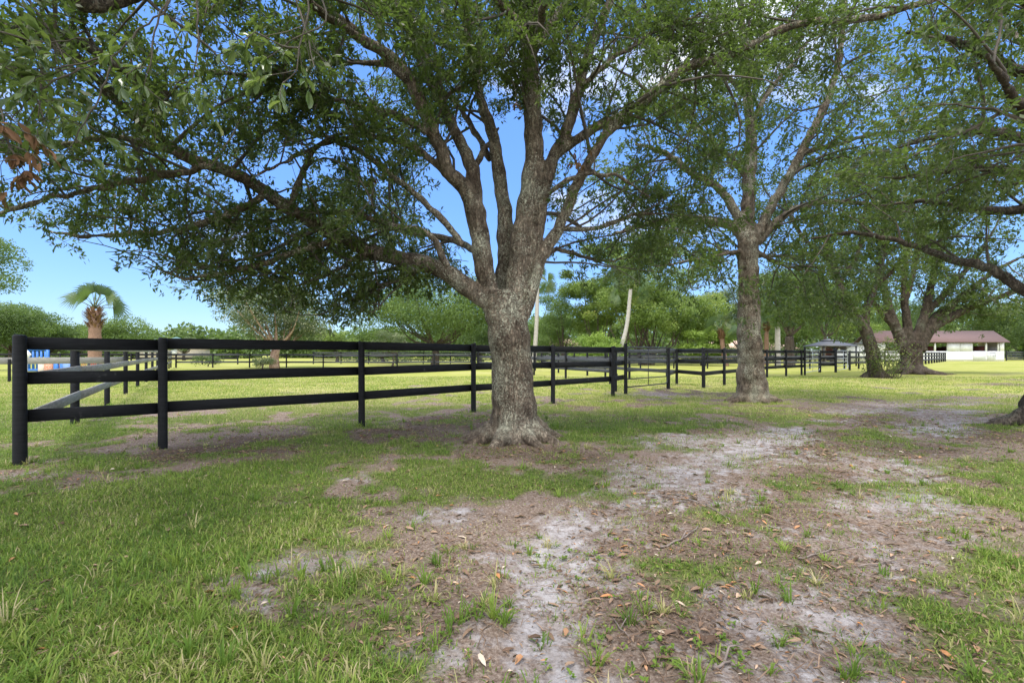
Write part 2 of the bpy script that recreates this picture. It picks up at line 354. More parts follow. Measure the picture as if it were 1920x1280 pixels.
def blobs(x, y, B):
    px, py = topx(x, y); r = np.zeros_like(px)
    wx = (fbm(x, y, 1.3) - .5); wy = (fbm(x+31, y+7, 1.3) - .5)
    for bx, by, rx, ry, a in B:
        Z = F*EYE/(by-HOR); cx = (bx-960)/F*Z; sx = rx/F*Z*1.1; sy = max(.12, ry*Z*Z/(F*EYE))*1.2
        d = ((x-cx)/sx + wx*1.6)**2 + ((y-Z)/sy + wy*1.6)**2
        r = np.maximum(r, a*np.clip(1.5-d, 0, 1))
    return r
RUTS = [[(1080,1330),(1050,1200),(1015,1080),(1040,1000),(1110,945),(1210,905),(1310,868),(1410,835),(1510,802),(1620,768),(1740,738),(1860,716)],
        [(1600,1330),(1545,1200),(1560,1100),(1620,1015),(1680,945),(1670,885),(1720,832),(1780,782),(1840,747),(1915,718)]]
RUTS = [np.array([G(a, b)[:2] for a, b in r_]) for r_ in RUTS]
def ruts(x, y):
    r = np.full(np.shape(x), 9.0)
    for pl in RUTS:
        for a, b in zip(pl[:-1], pl[1:]):
            d = b-a; t = np.clip(((x-a[0])*d[0]+(y-a[1])*d[1])/np.dot(d, d), 0, 1); r = np.minimum(r, np.hypot(x-a[0]-t*d[0], y-a[1]-t*d[1]))
    return r
def sandmap(x, y):
    w_ = fbm(x+11, y+5, 1.1, 4); r = ruts(x, y)+(fbm(x, y+40, 2.2, 4)-.5)*.5
    tr = np.clip(1.25-r/(.38+.03*y), 0, 1)*np.clip((w_-.30)*3.4, .12, 1)
    return np.maximum(tr*.78*np.clip(1.9-y/9, .35, 1), blobs(x, y, SAND)*.62)
def grass_amt(x, y):
    px, py = topx(x, y); cx = np.clip(px/160, 0, 11.999); ry = np.interp(py, RY, np.arange(len(RY)))
    ry = np.clip(ry, 0, len(RY)-1.001)
    i = ry.astype(int); j = cx.astype(int); u = ry-i; v = cx-j
    g = (GR[i, j]*(1-v)+GR[i, j+1]*v)*(1-u)+(GR[i+1, j]*(1-v)+GR[i+1, j+1]*v)*u
    n = fbm(x, y, 1.1, 5); n2 = fbm(x+50, y+20, 4.5, 3)
    fk = np.where((g > .97) & (y > 9), .3, np.where(g > .97, .75, 1)); n3 = fbm(x+90, y+60, 2.1, 4); md = np.clip((y-4)/4, 0, 1)*np.clip((22-y)/8, 0, 1); g = g + .05 + (n-.5)*1.5*fk + (n2-.5)*.9*fk - np.clip(n3-.53, 0, 1)*2.6*md
    g = np.clip((g-.24)*1.75, 0, 1)
    return np.clip(g*(1-.8*sandmap(x, y)), 0, 1)
def height(x, y):
    near = np.clip(1-(np.hypot(x, y)-14)/12, 0, 1)
    rt = np.clip(1-ruts(x, y)/(.4+.03*np.abs(y)), 0, 1)
    return near*((fbm(x, y, .9, 4)-.5)*.085 + (fbm(x+9, y+3, 5, 4)-.5)*.035 - .035*rt) + (1-near)*(fbm(x, y, .05, 2)-.5)*.0

def axis(a, b, st, far, g=1.16):
    v = list(np.arange(a, b, st)); d = st; x = a; lo = []
    while x > -far: d *= g; x -= d; lo.append(x)
    d = st; x = v[-1]; hi = []
    while x < far: d *= g; x += d; hi.append(x)
    return np.array(lo[::-1] + v + hi)
xs = axis(-9, 9, .045, 900); ys = axis(1.2, 11.5, .045, 1400)
X, Y = np.meshgrid(xs, ys, indexing='ij'); X = X.ravel(); Y = Y.ravel(); Zg = height(X, Y)
ni, nj = len(xs), len(ys)
ii, jj = np.meshgrid(np.arange(ni-1), np.arange(nj-1), indexing='ij'); ii = ii.ravel(); jj = jj.ravel()
FQ = np.stack([ii*nj+jj, (ii+1)*nj+jj, (ii+1)*nj+jj+1, ii*nj+jj+1], 1)
gg = grass_amt(X, Y); ss = sandmap(X, Y); dd = blobs(X, Y, DUFF)
def groundmat():
    m, N, L, b, o = mat('ground')
    g = N.new('ShaderNodeNewGeometry'); pos = g.outputs['Position']
    def at(k): a = N.new('ShaderNodeAttribute'); a.attribute_name = k; return a.outputs['Fac']
    nf = noise(N, L, pos, 55, 8, .75); nm = noise(N, L, pos, 9, 7, .65); nl = noise(N, L, pos, .22, 7, .7); nc = noise(N, L, pos, 3.2, 9, .78, .6)
    mpf = N.new('ShaderNodeMapping'); mpf.inputs['Scale'].default_value = (1, 1, 1); L.new(pos, mpf.inputs[0])
    soil = ramp(N, L, nf.outputs['Fac'], [(.3, (.07, .047, .036)), (.5, (.195, .145, .115)), (.7, (.40, .335, .285))])
    duff = ramp(N, L, nf.outputs['Fac'], [(.32, (.035, .023, .017)), (.52, (.125, .088, .068)), (.72, (.30, .23, .185))])
    sand = ramp(N, L, nm.outputs['Fac'], [(.3, (.24, .22, .22)), (.7, (.43, .405, .41))])
    sandf = mix(N, L, .8, sand.outputs[0], ramp(N, L, nf.outputs['Fac'], [(.3, (.3, .27, .25)), (.48, (1, 1, 1))]).outputs[0], 'MULTIPLY')
    # sand shows where its map and a fine streaky noise agree
    ad = N.new('ShaderNodeMath'); ad.operation = 'MULTIPLY_ADD'; L.new(nc.outputs['Fac'], ad.inputs[0]); ad.inputs[1].default_value = 1.9; L.new(at('sand'), ad.inputs[2])
    ad2 = N.new('ShaderNodeMath'); ad2.operation = 'MULTIPLY_ADD'; L.new(nm.outputs['Fac'], ad2.inputs[0]); ad2.inputs[1].default_value = 2.0; L.new(ad.outputs[0], ad2.inputs[2])
    sm = N.new('ShaderNodeMapRange'); sm.inputs['From Min'].default_value = 2.16; sm.inputs['From Max'].default_value = 2.85; L.new(ad2.outputs[0], sm.inputs['Value'])
    c1 = mix(N, L, at('duff'), soil.outputs[0], duff.outputs[0])
    c2 = mix(N, L, sm.outputs[0], c1.outputs[0], sandf.outputs[0])
    gn = noise(N, L, pos, 30, 6, .8)
    # thatch below real blades near by, mown turf farther out
    gr = ramp(N, L, gn.outputs['Fac'], [(.3, (.055, .07, .022)), (.5, (.10, .125, .036)), (.68, (.19, .19, .07)), (.8, (.26, .22, .11))])
    nfar = noise(N, L, pos, 5, 9, .8)
    tf = ramp(N, L, nfar.outputs['Fac'], [(.3, (.13, .155, .03)), (.5, (.25, .265, .055)), (.7, (.38, .36, .11))])
    dry = ramp(N, L, nl.outputs['Fac'], [(.38, (.20, .235, .045)), (.5, (.32, .325, .085)), (.62, (.43, .395, .18)), (.75, (.36, .31, .16))])
    tfd = mix(N, L, .5, tf.outputs[0], dry.outputs[0])
    sep = N.new('ShaderNodeSeparateXYZ'); L.new(pos, sep.inputs[0])
    fr = N.new('ShaderNodeMapRange'); fr.inputs['From Min'].default_value = 9; fr.inputs['From Max'].default_value = 16; L.new(sep.outputs['Y'], fr.inputs['Value'])
    gcol = mix(N, L, fr.outputs[0], gr.outputs[0], tfd.outputs[0])
    ga = N.new('ShaderNodeMath'); ga.operation = 'MULTIPLY_ADD'; L.new(gn.outputs['Fac'], ga.inputs[0]); ga.inputs[1].default_value = .8; L.new(at('grass'), ga.inputs[2])
    gm = N.new('ShaderNodeMapRange'); gm.inputs['From Min'].default_value = .62; gm.inputs['From Max'].default_value = 1.05; L.new(ga.outputs[0], gm.inputs['Value'])
    c3 = mix(N, L, gm.outputs[0], c2.outputs[0], gcol.outputs[0])
    L.new(c3.outputs[0], b.inputs['Base Color']); b.inputs['Roughness'].default_value = .95; b.inputs['Specular IOR Level'].default_value = .1
    k = bump(N, L, nf.outputs['Fac'], .7, .012, b); bump(N, L, nm.outputs['Fac'], .6, .03, b, k)
    return m
gnd = npmesh('ground', np.stack([X, Y, Zg], 1), FQ, groundmat(), attrs={'grass': gg, 'sand': ss, 'duff': dd}, smooth=True)
tag(gnd, 'flat paddock ground of mown grass, brown litter and pale sand patches', 'ground', kind='structure')

# ------------------------------------------------------------------ blades, leaves
def unit(v): return v/(np.linalg.norm(v, axis=-1, keepdims=True)+1e-9)
def blades(n, z0, z1, pw, hmin, hmax, wd, lean=(.3, 1.3), keep=None, seed=1, xr=1.2, wfar=True):
    r = np.random.default_rng(seed)
    u = r.random(n); Z = (z0**(1-pw)+(z1**(1-pw)-z0**(1-pw))*u)**(1/(1-pw)); x = (r.random(n)*2-1)*(Z*xr*1.067+1)
    # gather into little clumps
    ck = r.random(n) < .5
    x = np.where(ck, np.round(x/.13)*.13 + r.normal(0, .028, n) + .05*np.sin(Z*31), x); Zc = np.where(ck, np.round(Z/.13)*.13 + r.normal(0, .028, n) + .05*np.sin(x*27), Z)
    g = grass_amt(x, Zc) if keep is None else keep(x, Zc)
    k = r.random(n) < np.maximum(g**1.15, .24*np.clip((fbm(x+5, Zc, 2.6, 3)-.40)*4, 0, 1)); x, y, g = x[k], Zc[k], g[k]; n = len(x)
    base = np.stack([x, y, height(x, y)-.004], 1)
    az = r.random(n)*2*np.pi; ln = lean[0]+(lean[1]-lean[0])*r.random(n)
    patch = fbm(x, y, .8, 3)
    far = np.clip(y/6, 1, 3) if wfar else np.ones(n)
    h = (hmin+(hmax-hmin)*r.random(n)**1.6)*(.55+.9*patch)*(.7+.5*g); wdt = wd*(.7+.6*r.random(n))*far
    d = np.stack([np.cos(az), np.sin(az), np.zeros(n)], 1); s = np.stack([-np.sin(az), np.cos(az), np.zeros(n)], 1)
    l1 = (ln*.45)[:, None]; l2 = ln[:, None]
    up = np.array([0, 0, 1.0])
    p1 = base+h[:, None]*.5*(d*np.sin(l1)+up*np.cos(l1)); p2 = p1+h[:, None]*.5*(d*np.sin(l2)+up*np.cos(l2))
    V = np.stack([base-s*wdt[:, None]/2, base+s*wdt[:, None]/2, p1+s*wdt[:, None]*.42, p1-s*wdt[:, None]*.42, p2], 1).reshape(-1, 3)
    i = np.arange(n)[:, None]*5; Q = i+np.array([[0, 1, 2, 3]]); T = i+np.array([[3, 2, 4]])
    tint = np.clip(.04+.8*fbm(x+3, y+8, 1.3, 4)+r.normal(0, .22, n)-.1*g+(r.random(n) < .07)*.45+np.clip((y-8)/12, 0, .28)+.25*np.clip(fbm(x+70, y, .5, 3)-.52, 0, 1)*3, 0, 1)
    return V, Q, T, np.repeat(tint, 5)
parts = [blades(430000, 1.25, 8.0, .1, .024, .062, .0054, lean=(.5, 1.9), seed=1), blades(330000, 7.5, 26, .3, .035, .065, .0045, seed=2)]
off = 0; VV = []; QQ = []; TT = []; TI = []
for V, Q, T, ti in parts: VV.append(V); QQ.append(Q+off); TT.append(T+off); TI.append(ti); off += len(V)
tag(npmesh('grass', np.vstack(VV), [np.vstack(QQ), np.vstack(TT)], M['grass'], attrs={'tint': np.concatenate(TI)}),
    'short mown grass growing in patches over the sandy ground', 'grass', kind='stuff')
# taller tufts, green and straw coloured, at the edges of the bare patches
def tufts():
    r = np.random.default_rng(5); sp = []
    for px, py in [(37, 868), (305, 838), (678, 800), (888, 772), (1037, 757), (1149, 744), (140, 797), (197, 762), (920, 822), (1050, 800)]:
        c = G(px, py)
        for _ in range(9): sp.append((c[0]+r.normal(0, .13), c[1]+r.normal(0, .11), r.random(), False))
    for _ in range(2600):
        Z = 1.4+r.random()**1.3*8; x = (r.random()*2-1)*Z*1.15
        px, py = topx(np.array([x]), np.array([Z])); g = grass_amt(np.array([x]), np.array([Z]))[0]
        nearleft = px[0] < 950 and py[0] > 1060
        if r.random() < (.15 if g < .5 else .03) + (.28 if nearleft else 0): sp.append((x, Z, r.random(), nearleft))
    V = []; T_ = []; n = 0; Ti = []
    for x, y, k, nl in sp:
        m = r.integers(9, 26); hh = (.04+.055*r.random())*(1.35 if nl else 1); z = float(height(np.array([x]), np.array([y]))[0]); rad = .015+.03*r.random()
        t0 = .8+.15*r.random() if k < .2 else .15+.45*r.random()
        for q in range(m):
            a = r.random()*6.28; b = np.array([x+rad*math.cos(a)*r.random(), y+rad*math.sin(a)*r.random(), z-.004]); a += r.normal(0, .5)
            d = np.array([math.cos(a), math.sin(a), 0]); s = np.array([-d[1], d[0], 0]); h = hh*(.5+r.random()); wv = .0022+.0016*r.random(); l = r.random()*1.2+.25
            p1 = b+h*.45*(d*math.sin(l*.5)+np.array([0, 0, math.cos(l*.5)])); p2 = p1+h*.35*(d*math.sin(l)+np.array([0, 0, math.cos(l)])); l2 = min(l*1.7, 2); p3 = p2+h*.3*(d*math.sin(l2)+np.array([0, 0, math.cos(l2)]))
            V += [b-s*wv, b+s*wv, p1+s*wv, p1-s*wv, p2+s*wv*.7, p2-s*wv*.7, p3]; T_ += [(n, n+1, n+2), (n, n+2, n+3), (n+3, n+2, n+4), (n+3, n+4, n+5), (n+5, n+4, n+6)]; n += 7
            Ti += [min(1, max(0, t0+r.normal(0, .07)))]*7
    return np.array(V), np.array(T_), Ti
V, T, ti = tufts()
tag(npmesh('grass_tufts', V, T, M['grass'], attrs={'tint': ti}), 'taller loose grass tufts, some dry and straw coloured, along bare ground', 'grass', kind='stuff')

def leaf_geo(pos, d, nrm, ln, wd, shape=0, fold=.25):
    """shape 0: four-corner leaf; 1: eight-corner leaf folded along its rib"""
    d = unit(d); s = unit(np.cross(nrm, d)); nn = np.cross(d, s); n = len(pos); ln = ln[:, None]; wd = wd[:, None]
    if shape == 0:
        V = np.stack([pos, pos+d*ln*.5+s*wd*.5, pos+d*ln, pos+d*ln*.5-s*wd*.5], 1).reshape(-1, 3)
        return V, np.arange(n)[:, None]*4+np.array([[0, 1, 2, 3]]), 4
    f = fold
    V = np.stack([pos, pos+d*ln*.28+s*wd*.36+nn*wd*f*.6, pos+d*ln*.62+s*wd*.5+nn*wd*f, pos+d*ln*.9+s*wd*.26+nn*wd*f*.4, pos+d*ln-nn*wd*f,
                  pos+d*ln*.9-s*wd*.26+nn*wd*f*.4, pos+d*ln*.62-s*wd*.5+nn*wd*f, pos+d*ln*.28-s*wd*.36+nn*wd*f*.6, pos+d*ln*.5-nn*wd*.05], 1).reshape(-1, 3)
    i = np.arange(n)[:, None]*9
    T = np.vstack([i+np.array([[a, b, 8]]) for a, b in ((0, 1), (1, 2), (2, 3), (3, 4), (4, 5), (5, 6), (6, 7), (7, 0))])
    return V, T, 9
# fallen leaves and bark crumbs
def litter(n, z1, lmin, lmax, ar, seed, amt):
    r = np.random.default_rng(seed); Z = 1.3+(z1-1.3)*r.random(n); x = (r.random(n)*2-1)*(Z*1.2+.5)
    g = grass_amt(x, Z); d_ = blobs(x, Z, DUFF); s_ = sandmap(x, Z)
    keep = r.random(n) < np.clip(amt*(.45+.7*d_-.32*s_)*(1-.75*g)*(.3+1.3*fbm(x, Z, 1.7, 3)), 0, 1)
    x, y = x[keep], Z[keep]; n = len(x); az = r.random(n)*6.283
    d = np.stack([np.cos(az), np.sin(az), r.normal(0, .16, n)], 1); nr = np.stack([r.normal(0, .28, n), r.normal(0, .28, n), np.ones(n)], 1)
    ln = lmin+(lmax-lmin)*r.random(n)**1.5
    V, T, k = leaf_geo(np.stack([x, y, height(x, y)+.005+.006*r.random(n)], 1), d, nr, ln, ln*(ar*(.7+.6*r.random(n))), 1, r.random()*.4+.1)
    return V, T, np.repeat(np.clip(r.normal(.45, .27, n), 0, 1), k)
A = litter(23000, 10, .025, .08, .34, 21, .75); B_ = litter(90000, 14, .01, .036, .26, 22, 1.1); D_ = litter(60000, 8, .02, .1, .05, 23, 1.0)
o1, o2 = len(A[0]), len(A[0])+len(B_[0])
tag(npmesh('leaf_litter', np.vstack([A[0], B_[0], D_[0]]), np.vstack([A[1], B_[1]+o1, D_[1]+o2]), M['litter'], attrs={'tint': np.concatenate([A[2], B_[2], D_[2]*.8])}),
    'brown fallen oak leaves and straw scattered over the bare ground', 'leaf litter', kind='stuff')
# small round leaved weeds
def weeds():
    r = np.random.default_rng(31); C0 = [(1320, 1190), (1260, 1200), (1350, 1215), (1140, 1030), (1430, 930), (900, 822), (1050, 1030), (1235, 1060), (1890, 1150), (640, 1090), (780, 1190), (1190, 1240)]
    ps = []
    for px, py in C0:
        c = G(px, py)
        for _ in range(9): ps.append(c[:2]+r.normal(0, .09, 2)*(1+c[1]*.1))
    for _ in range(240):
        Z = 1.5+7*r.random(); ps.append(np.array([(r.random()*2-1)*Z*1.1, Z]))
    ps = np.array(ps); p = np.repeat(ps, 7, 0)+r.normal(0, .008, (len(ps)*7, 2)); n = len(p); az = r.random(n)*6.283
    base = np.stack([p[:, 0], p[:, 1], height(p[:, 0], p[:, 1])+.004+.015*r.random(n)], 1)
    V, T, k = leaf_geo(base, np.stack([np.cos(az), np.sin(az), .35+.3*r.random(n)], 1), np.tile([0, 0, 1.0], (n, 1))+r.normal(0, .2, (n, 3)), .012+.014*r.random(n), .008+.009*r.random(n), 1)
    return V, T, np.repeat(np.clip(r.normal(.35, .15, n), 0, .75), k)
V, T, ti = weeds()
tag(npmesh('clover_weeds', V, T, M['grass'], attrs={'tint': ti}), 'small round leaved weeds in low patches on the sandy ground', 'weeds', kind='stuff')
# fallen sticks
def stick(pts, r0, label):
    w = [G(*p) for p in pts]; w = [np.array([p[0], p[1], float(height(np.array([p[0]]), np.array([p[1]]))[0])+.012]) for p in w]
    p, v = spline(w, np.linspace(r0, r0*.5, len(w)), .05); p += rng.normal(0, .004, p.shape)
    v = v*.65; m = MB(); m.tube(p, v, 7); k = len(p)//2; q = p[k]
    m.tube([q, q+np.array([.05, .07, .02]), q+np.array([.12, .1, .01])], [r0*.5, r0*.4, r0*.2], 5)
    tag(m.build('fallen_stick', M['stick'], smooth=True), label, 'stick', 'fallen sticks on the bare ground')
stick([(1500, 1045), (1550, 1030), (1608, 1016)], .008, 'long straight brown stick lying on pale sand right of centre')
stick([(1610, 1056), (1660, 1050), (1710, 1047)], .007, 'thin dark stick just right of the long straight one')
stick([(1230, 930), (1300, 943), (1350, 962), (1375, 985)], .009, 'curved grey stick in the litter beyond the forked one')
stick([(1240, 1030), (1275, 1015), (1310, 992)], .011, 'short forked grey stick in the middle of the litter')
stick([(1150, 1150), (1165, 1170), (1180, 1185)], .006, 'small pale stick near the clover patch')
stick([(1680, 1062), (1710, 1080), (1760, 1098)], .004, 'very thin pale twig near the right edge grass')
stick([(1340, 1250), (1360, 1240), (1372, 1228)], .011, 'short thick dark stick at the bottom of the bare track')

# ------------------------------------------------------------------ oaks
class Tree:
    def __init__(s, seed):
        s.rs = 1.0; s.r = np.random.default_rng(seed); s.wood = MB(); s.tw = MB(); s.lp = []; s.ld = []; s.ln = []; s.lw = []; s.lt = []; s.limbs = []
    def limb(s, pts, rad, leafy=True, start=.3, dens=1.0, step=.12, jit=.012, ns=10):
        p, v = spline(pts, rad, step)
        p[1:-1] += s.r.normal(0, jit, p[1:-1].shape)
        v = v*s.rs*(1+s.r.normal(0, .03, len(v)))
        s.wood.tube(p, v, ns)
        if leafy: s.limbs.append((p, v, start, dens))
        return p, v
    def twigtube(s, p, r0, r1, n=4): s.tw.tube(p, np.linspace(r0, r1, len(p)), n, cap=False)
    def rosettes(s, c, d, k, L0, wr, spread, tone):
        r = s.r; n = k
        pos = c+r.normal(0, spread, (n, 3)); dr = unit(d*.9+r.normal(0, .75, (n, 3))+np.array([0, 0, -.25]))
        s.lp.append(pos); s.ld.append(dr); ll = L0*(.65+.6*r.random(n)); s.ln.append(ll); s.lw.append(ll*wr*(.75+.5*r.random(n)))
        s.lt.append(np.clip(tone+r.normal(0, .13, n), 0, .96))
    def grow(s, every=.32, flat=1.0, l2=(1.0, 2.2), l3=(.35, .85), n3=(5, 9), ros=(5, 9), per=6, L0=.07, wr=.33, up=.15, spread=.045, tonef=None, zmin=1.9, sag=.1, clear=None):
        r = s.r
        for p, v, start, dens in s.limbs:
            seg = np.linalg.norm(np.diff(p, axis=0), axis=1); cum = np.concatenate([[0], np.cumsum(seg)]); tot = cum[-1]
            q = tot*start
            while q < tot:
                i = min(len(p)-2, int(np.searchsorted(cum, q))-1); i = max(i, 0); b = p[i]; t = unit(p[i+1]-p[i])
                fr = q/tot; q += every/dens*(.6+.8*r.random())
                d = unit(t*.55+r.normal(0, .75, 3)*flat+np.array([0, 0, up])); ll = (l2[0]+(l2[1]-l2[0])*r.random())*(1.1-.45*fr)
                r2 = min(v[i]*.45, .017*ll); npt = 7; pp = [b]; dd = d.copy()
                for k in range(npt):
                    dd = unit(dd+r.normal(0, .16, 3)+np.array([0, 0, -sag*k/npt])); nx = pp[-1]+dd*ll/npt
                    if nx[2] < zmin: dd[2] = abs(dd[2])*.3; nx[2] = max(pp[-1][2], zmin)
                    pp.append(nx)
                pp = np.array(pp)
                if clear is not None and (clear(pp[-1]) or clear(pp[4])): continue
                s.twigtube(pp, r2, .004, 5)
                for m in range(r.integers(*n3)):
                    u = .18+.82*r.random(); k = min(npt-1, int(u*npt)); b3 = pp[k]+(pp[k+1]-pp[k])*(u*npt-k)
                    d3 = unit(unit(pp[k+1]-pp[k])*.6+r.normal(0, .7, 3)+np.array([0, 0, .05])); l3v = l3[0]+(l3[1]-l3[0])*r.random(); q3 = [b3]
                    for k3 in range(4): d3 = unit(d3+r.normal(0, .2, 3)+np.array([0, 0, -.05])); q3.append(q3[-1]+d3*l3v/4)
                    q3 = np.array(q3)
                    if clear is not None and clear(q3[-1]): continue
                    s.twigtube(q3, .0045, .002, 3)
                    tone = tonef(q3[-1]) if tonef else .4
                    tone += r.normal(0, .12)
                    for k4 in range(r.integers(*ros)):
                        u = .25+.75*r.random(); j = min(3, int(u*4)); c = q3[j]+(q3[j+1]-q3[j])*(u*4-j)+r.normal(0, spread*1.2, 3)
                        s.rosettes(c, d3, per, L0, wr, spread*.5, tone)
        s.limbs = []
    def finish(s, name, base, label, cat, group, bark, leaf, voxel=None, shape=0, sub=.03):
        root = empty(name, tuple(base), label, cat, group)
        tr = s.wood.build('trunk', bark, root, smooth=True)
        if voxel:
            m = tr.modifiers.new('fuse', 'REMESH'); m.mode = 'VOXEL'; m.voxel_size = voxel; m.use_smooth_shade = True
            m2 = tr.modifiers.new('soften', 'SMOOTH'); m2.factor = .5; m2.iterations = 5
            tx = bpy.data.textures.new('lumps', 'CLOUDS'); tx.noise_scale = .22; tx.noise_depth = 3
            m3 = tr.modifiers.new('lumps', 'DISPLACE'); m3.texture = tx; m3.strength = sub; m3.mid_level = .5; m3.texture_coords = 'LOCAL'
        if s.tw.n: s.tw.build('branches', M['twig'], root, smooth=True)
        if s.lp:
            pos = np.vstack(s.lp); d = np.vstack(s.ld); n = len(pos); nr = s.r.normal(0, .55, (n, 3))+np.array([0, 0, 1.0])
            V, Q, k = leaf_geo(pos, d, nr, np.concatenate(s.ln), np.concatenate(s.lw), shape)
            npmesh('crown', V, Q, leaf, root, attrs={'tint': np.repeat(np.concatenate(s.lt), k)})
            print(label[:40], 'leaves', n)
        return root
def roots(t, base, r0, n, reach, hgt, seed, thick=.11):
    r = np.random.default_rng(seed)
    for k in range(n):
        a = 2*np.pi*(k+r.random()*.5)/n; d = np.array([math.cos(a), math.sin(a), 0]); L1 = reach*(.75+.5*r.random()); th = thick*(.8+.5*r.random())
        b = np.array(base); z = np.array([0, 0, 1.0])
        t.limb([b+d*r0*.5+z*hgt*1.9, b+d*r0*.75+z*hgt*.85, b+d*(r0+L1*.2)+z*hgt*.27, b+d*(r0+L1*.55)+z*.03, b+d*(r0+L1)-z*.05, b+d*(r0+L1*1.35)-z*.13], [th*.4, th*.9, th*1.05, th*.75, th*.5, th*.3], leafy=False, jit=.004)

def hem(xs_, ys_):
    """lower edge of a crown: cuts twigs that would hang below it"""
    xs_ = np.array(xs_); hs = np.array([HOR-v for v in ys_])/F; ax = (xs_-960)/F
    def f(p):
        if p[1] < .6: return False
        return (p[2]-EYE)/p[1] < np.interp(p[0]/p[1], ax, hs)
    return f
def thin(ell, f):
    """openings in a crown where the tree carries few twigs"""
    rr = np.random.default_rng(99)
    def g(p):
        if f(p): return True
        if p[1] < .8: return False
        x = 960+F*p[0]/p[1]; y = HOR-F*(p[2]-EYE)/p[1]
        for a, b, c, d, q in ell:
            if ((x-a)/c)**2+((y-b)/d)**2 < 1 and rr.random() < q: return True
        return False
    return g
def PL(Z0, pts):
    """pixel polyline with a depth per point (or shared)"""
    return [P(p[0], p[1], p[2] if len(p) > 2 else Z0) for p in pts]

# --- big foreground oak
t = Tree(3)
base1 = np.array([P(967, 825, 6.86)[0], 6.95, 0.])
Z = 6.9
t.limb([base1+(0.0, 0, -.1), base1+(0, 0, .2), P(962, 760, Z), P(960, 700, Z), P(956, 640, Z), P(949, 590, Z), P(943, 545, Z)], [.42, .36, .31, .29, .30, .29, .25], False, ns=20, jit=.008)
roots(t, base1, .30, 9, .42, .34, 4); t.rs = .9
t.limb(PL(Z, [(975, 640), (972, 590), (968, 540), (975, 450), (988, 380), (1000, 300), (998, 220), (993, 120), (992, 40), (992, -120), (985, -330)]), [.12, .15, .17, .165, .165, .155, .15, .14, .13, .11, .04], start=.42, dens=1.0)
t.limb(PL(Z, [(925, 600), (915, 540), (903, 470), (893, 410), (870, 350, 6.8), (838, 320, 6.7), (818, 260, 6.6), (790, 200, 6.5), (750, 120, 6.4), (690, 80, 6.2), (640, 40, 6), (560, -30, 5.7), (450, -120, 5.3)]), [.14, .16, .165, .16, .12, .11, .10, .10, .09, .08, .07, .05, .03], start=.35)
t.limb(PL(Z, [(903, 450), (892, 380), (885, 320), (868, 275, 7), (850, 240, 7), (825, 185, 7.1), (790, 110, 7.2), (765, 50, 7.3), (735, -10, 7.4), (690, -120, 7.6)]), [.15, .14, .12, .1, .09, .085, .08, .07, .06, .04], start=.3)
t.limb(PL(Z+.35, [(945, 560), (948, 480), (948, 410), (938, 340), (928, 280), (915, 225), (900, 180), (880, 100), (870, 0), (850, -150)]), [.16, .15, .13, .12, .11, .1, .08, .07, .055, .03], start=.35)
t.limb(PL(Z+.3, [(892, 310), (905, 285), (918, 265, 7.5), (935, 240, 7.8)]), [.06, .05, .04, .03])
t.limb(PL(Z, [(975, 600), (992, 510), (1006, 430), (1018, 370), (1035, 305), (1062, 245), (1085, 175), (1108, 90), (1135, 20), (1180, -80), (1240, -200)]), [.08, .11, .12, .11, .105, .1, .09, .08, .07, .05, .03], start=.4)
t.limb(PL(Z, [(1045, 290), (1085, 258), (1150, 225, 6.8), (1220, 180, 6.7), (1270, 135, 6.6), (1340, 112, 6.5), (1400, 90, 6.4), (1470, 52, 6.3), (1560, 38, 6.2), (1640, 30, 6), (1750, 0, 5.8), (1850, -40, 5.5)]), [.075, .075, .07, .07, .065, .06, .055, .055, .05, .045, .035, .025], start=.2, dens=.9)
t.limb(PL(Z-.1, [(968, 660), (982, 590), (1000, 530), (1020, 470), (1045, 430), (1075, 360), (1098, 315), (1130, 262), (1190, 205), (1260, 150, 7.4), (1330, 60, 8)]), [.06, .10, .10, .1, .09, .085, .08, .07, .06, .05, .03], start=.35)
# long low limb to the left
t.limb(PL(Z, [(935, 610), (912, 568), (875, 538), (830, 505), (765, 487), (685, 466, 6.8), (600, 425, 6.6), (545, 390, 6.4), (480, 350, 6.1), (430, 322, 5.9), (340, 290, 5.5), (250, 215, 5.1), (150, 120, 4.7), (40, 40, 4.3)]), [.12, .15, .15, .145, .13, .115, .10, .095, .09, .085, .07, .055, .045, .03], start=.3, dens=1.25)
t.limb(PL(6.3, [(545, 392), (570, 320), (600, 270), (655, 250), (700, 258)][::-1][::-1]), [.05, .045, .04, .03, .02])
t.limb(PL(6.6, [(840, 500), (800, 440), (740, 425), (660, 400), (560, 400), (470, 430)]), [.06, .055, .05, .045, .035, .02])
t.limb(PL(6.7, [(868, 460), (820, 400), (760, 350), (700, 300), (620, 260), (540, 230), (430, 200)]), [.06, .055, .05, .045, .04, .035, .02])
t.limb(PL(6.7, [(835, 325), (790, 285), (730, 262), (670, 255), (580, 280, 6.2), (480, 330, 5.6)]), [.06, .055, .05, .045, .035, .02])
t.limb(PL(6.5, [(800, 250), (755, 220), (700, 205), (640, 190), (560, 165, 6), (460, 140, 5.5), (330, 130, 5)]), [.06, .055, .05, .045, .04, .03, .02])
t.limb(PL(6.4, [(760, 150), (725, 120), (690, 115), (640, 118), (560, 90, 5.8), (470, 40, 5.4)]), [.05, .045, .045, .04, .03, .02])
t.limb(PL(7.3, [(1000, 500), (1045, 470, 7.6), (1090, 480, 8), (1140, 490, 8.4), (1190, 480, 8.8)]), [.05, .045, .04, .03, .02], start=.1, dens=1.5)
t.limb(PL(7.2, [(1040, 430), (1090, 430, 7.2), (1140, 420, 7.2), (1200, 400, 7.2), (1260, 400, 7.4)]), [.05, .045, .04, .03, .02], start=.1, dens=1.3)
t.limb(PL(6.6, [(700, 470), (640, 500), (580, 530), (500, 545)]), [.05, .04, .03, .02], start=.05, dens=1.6)
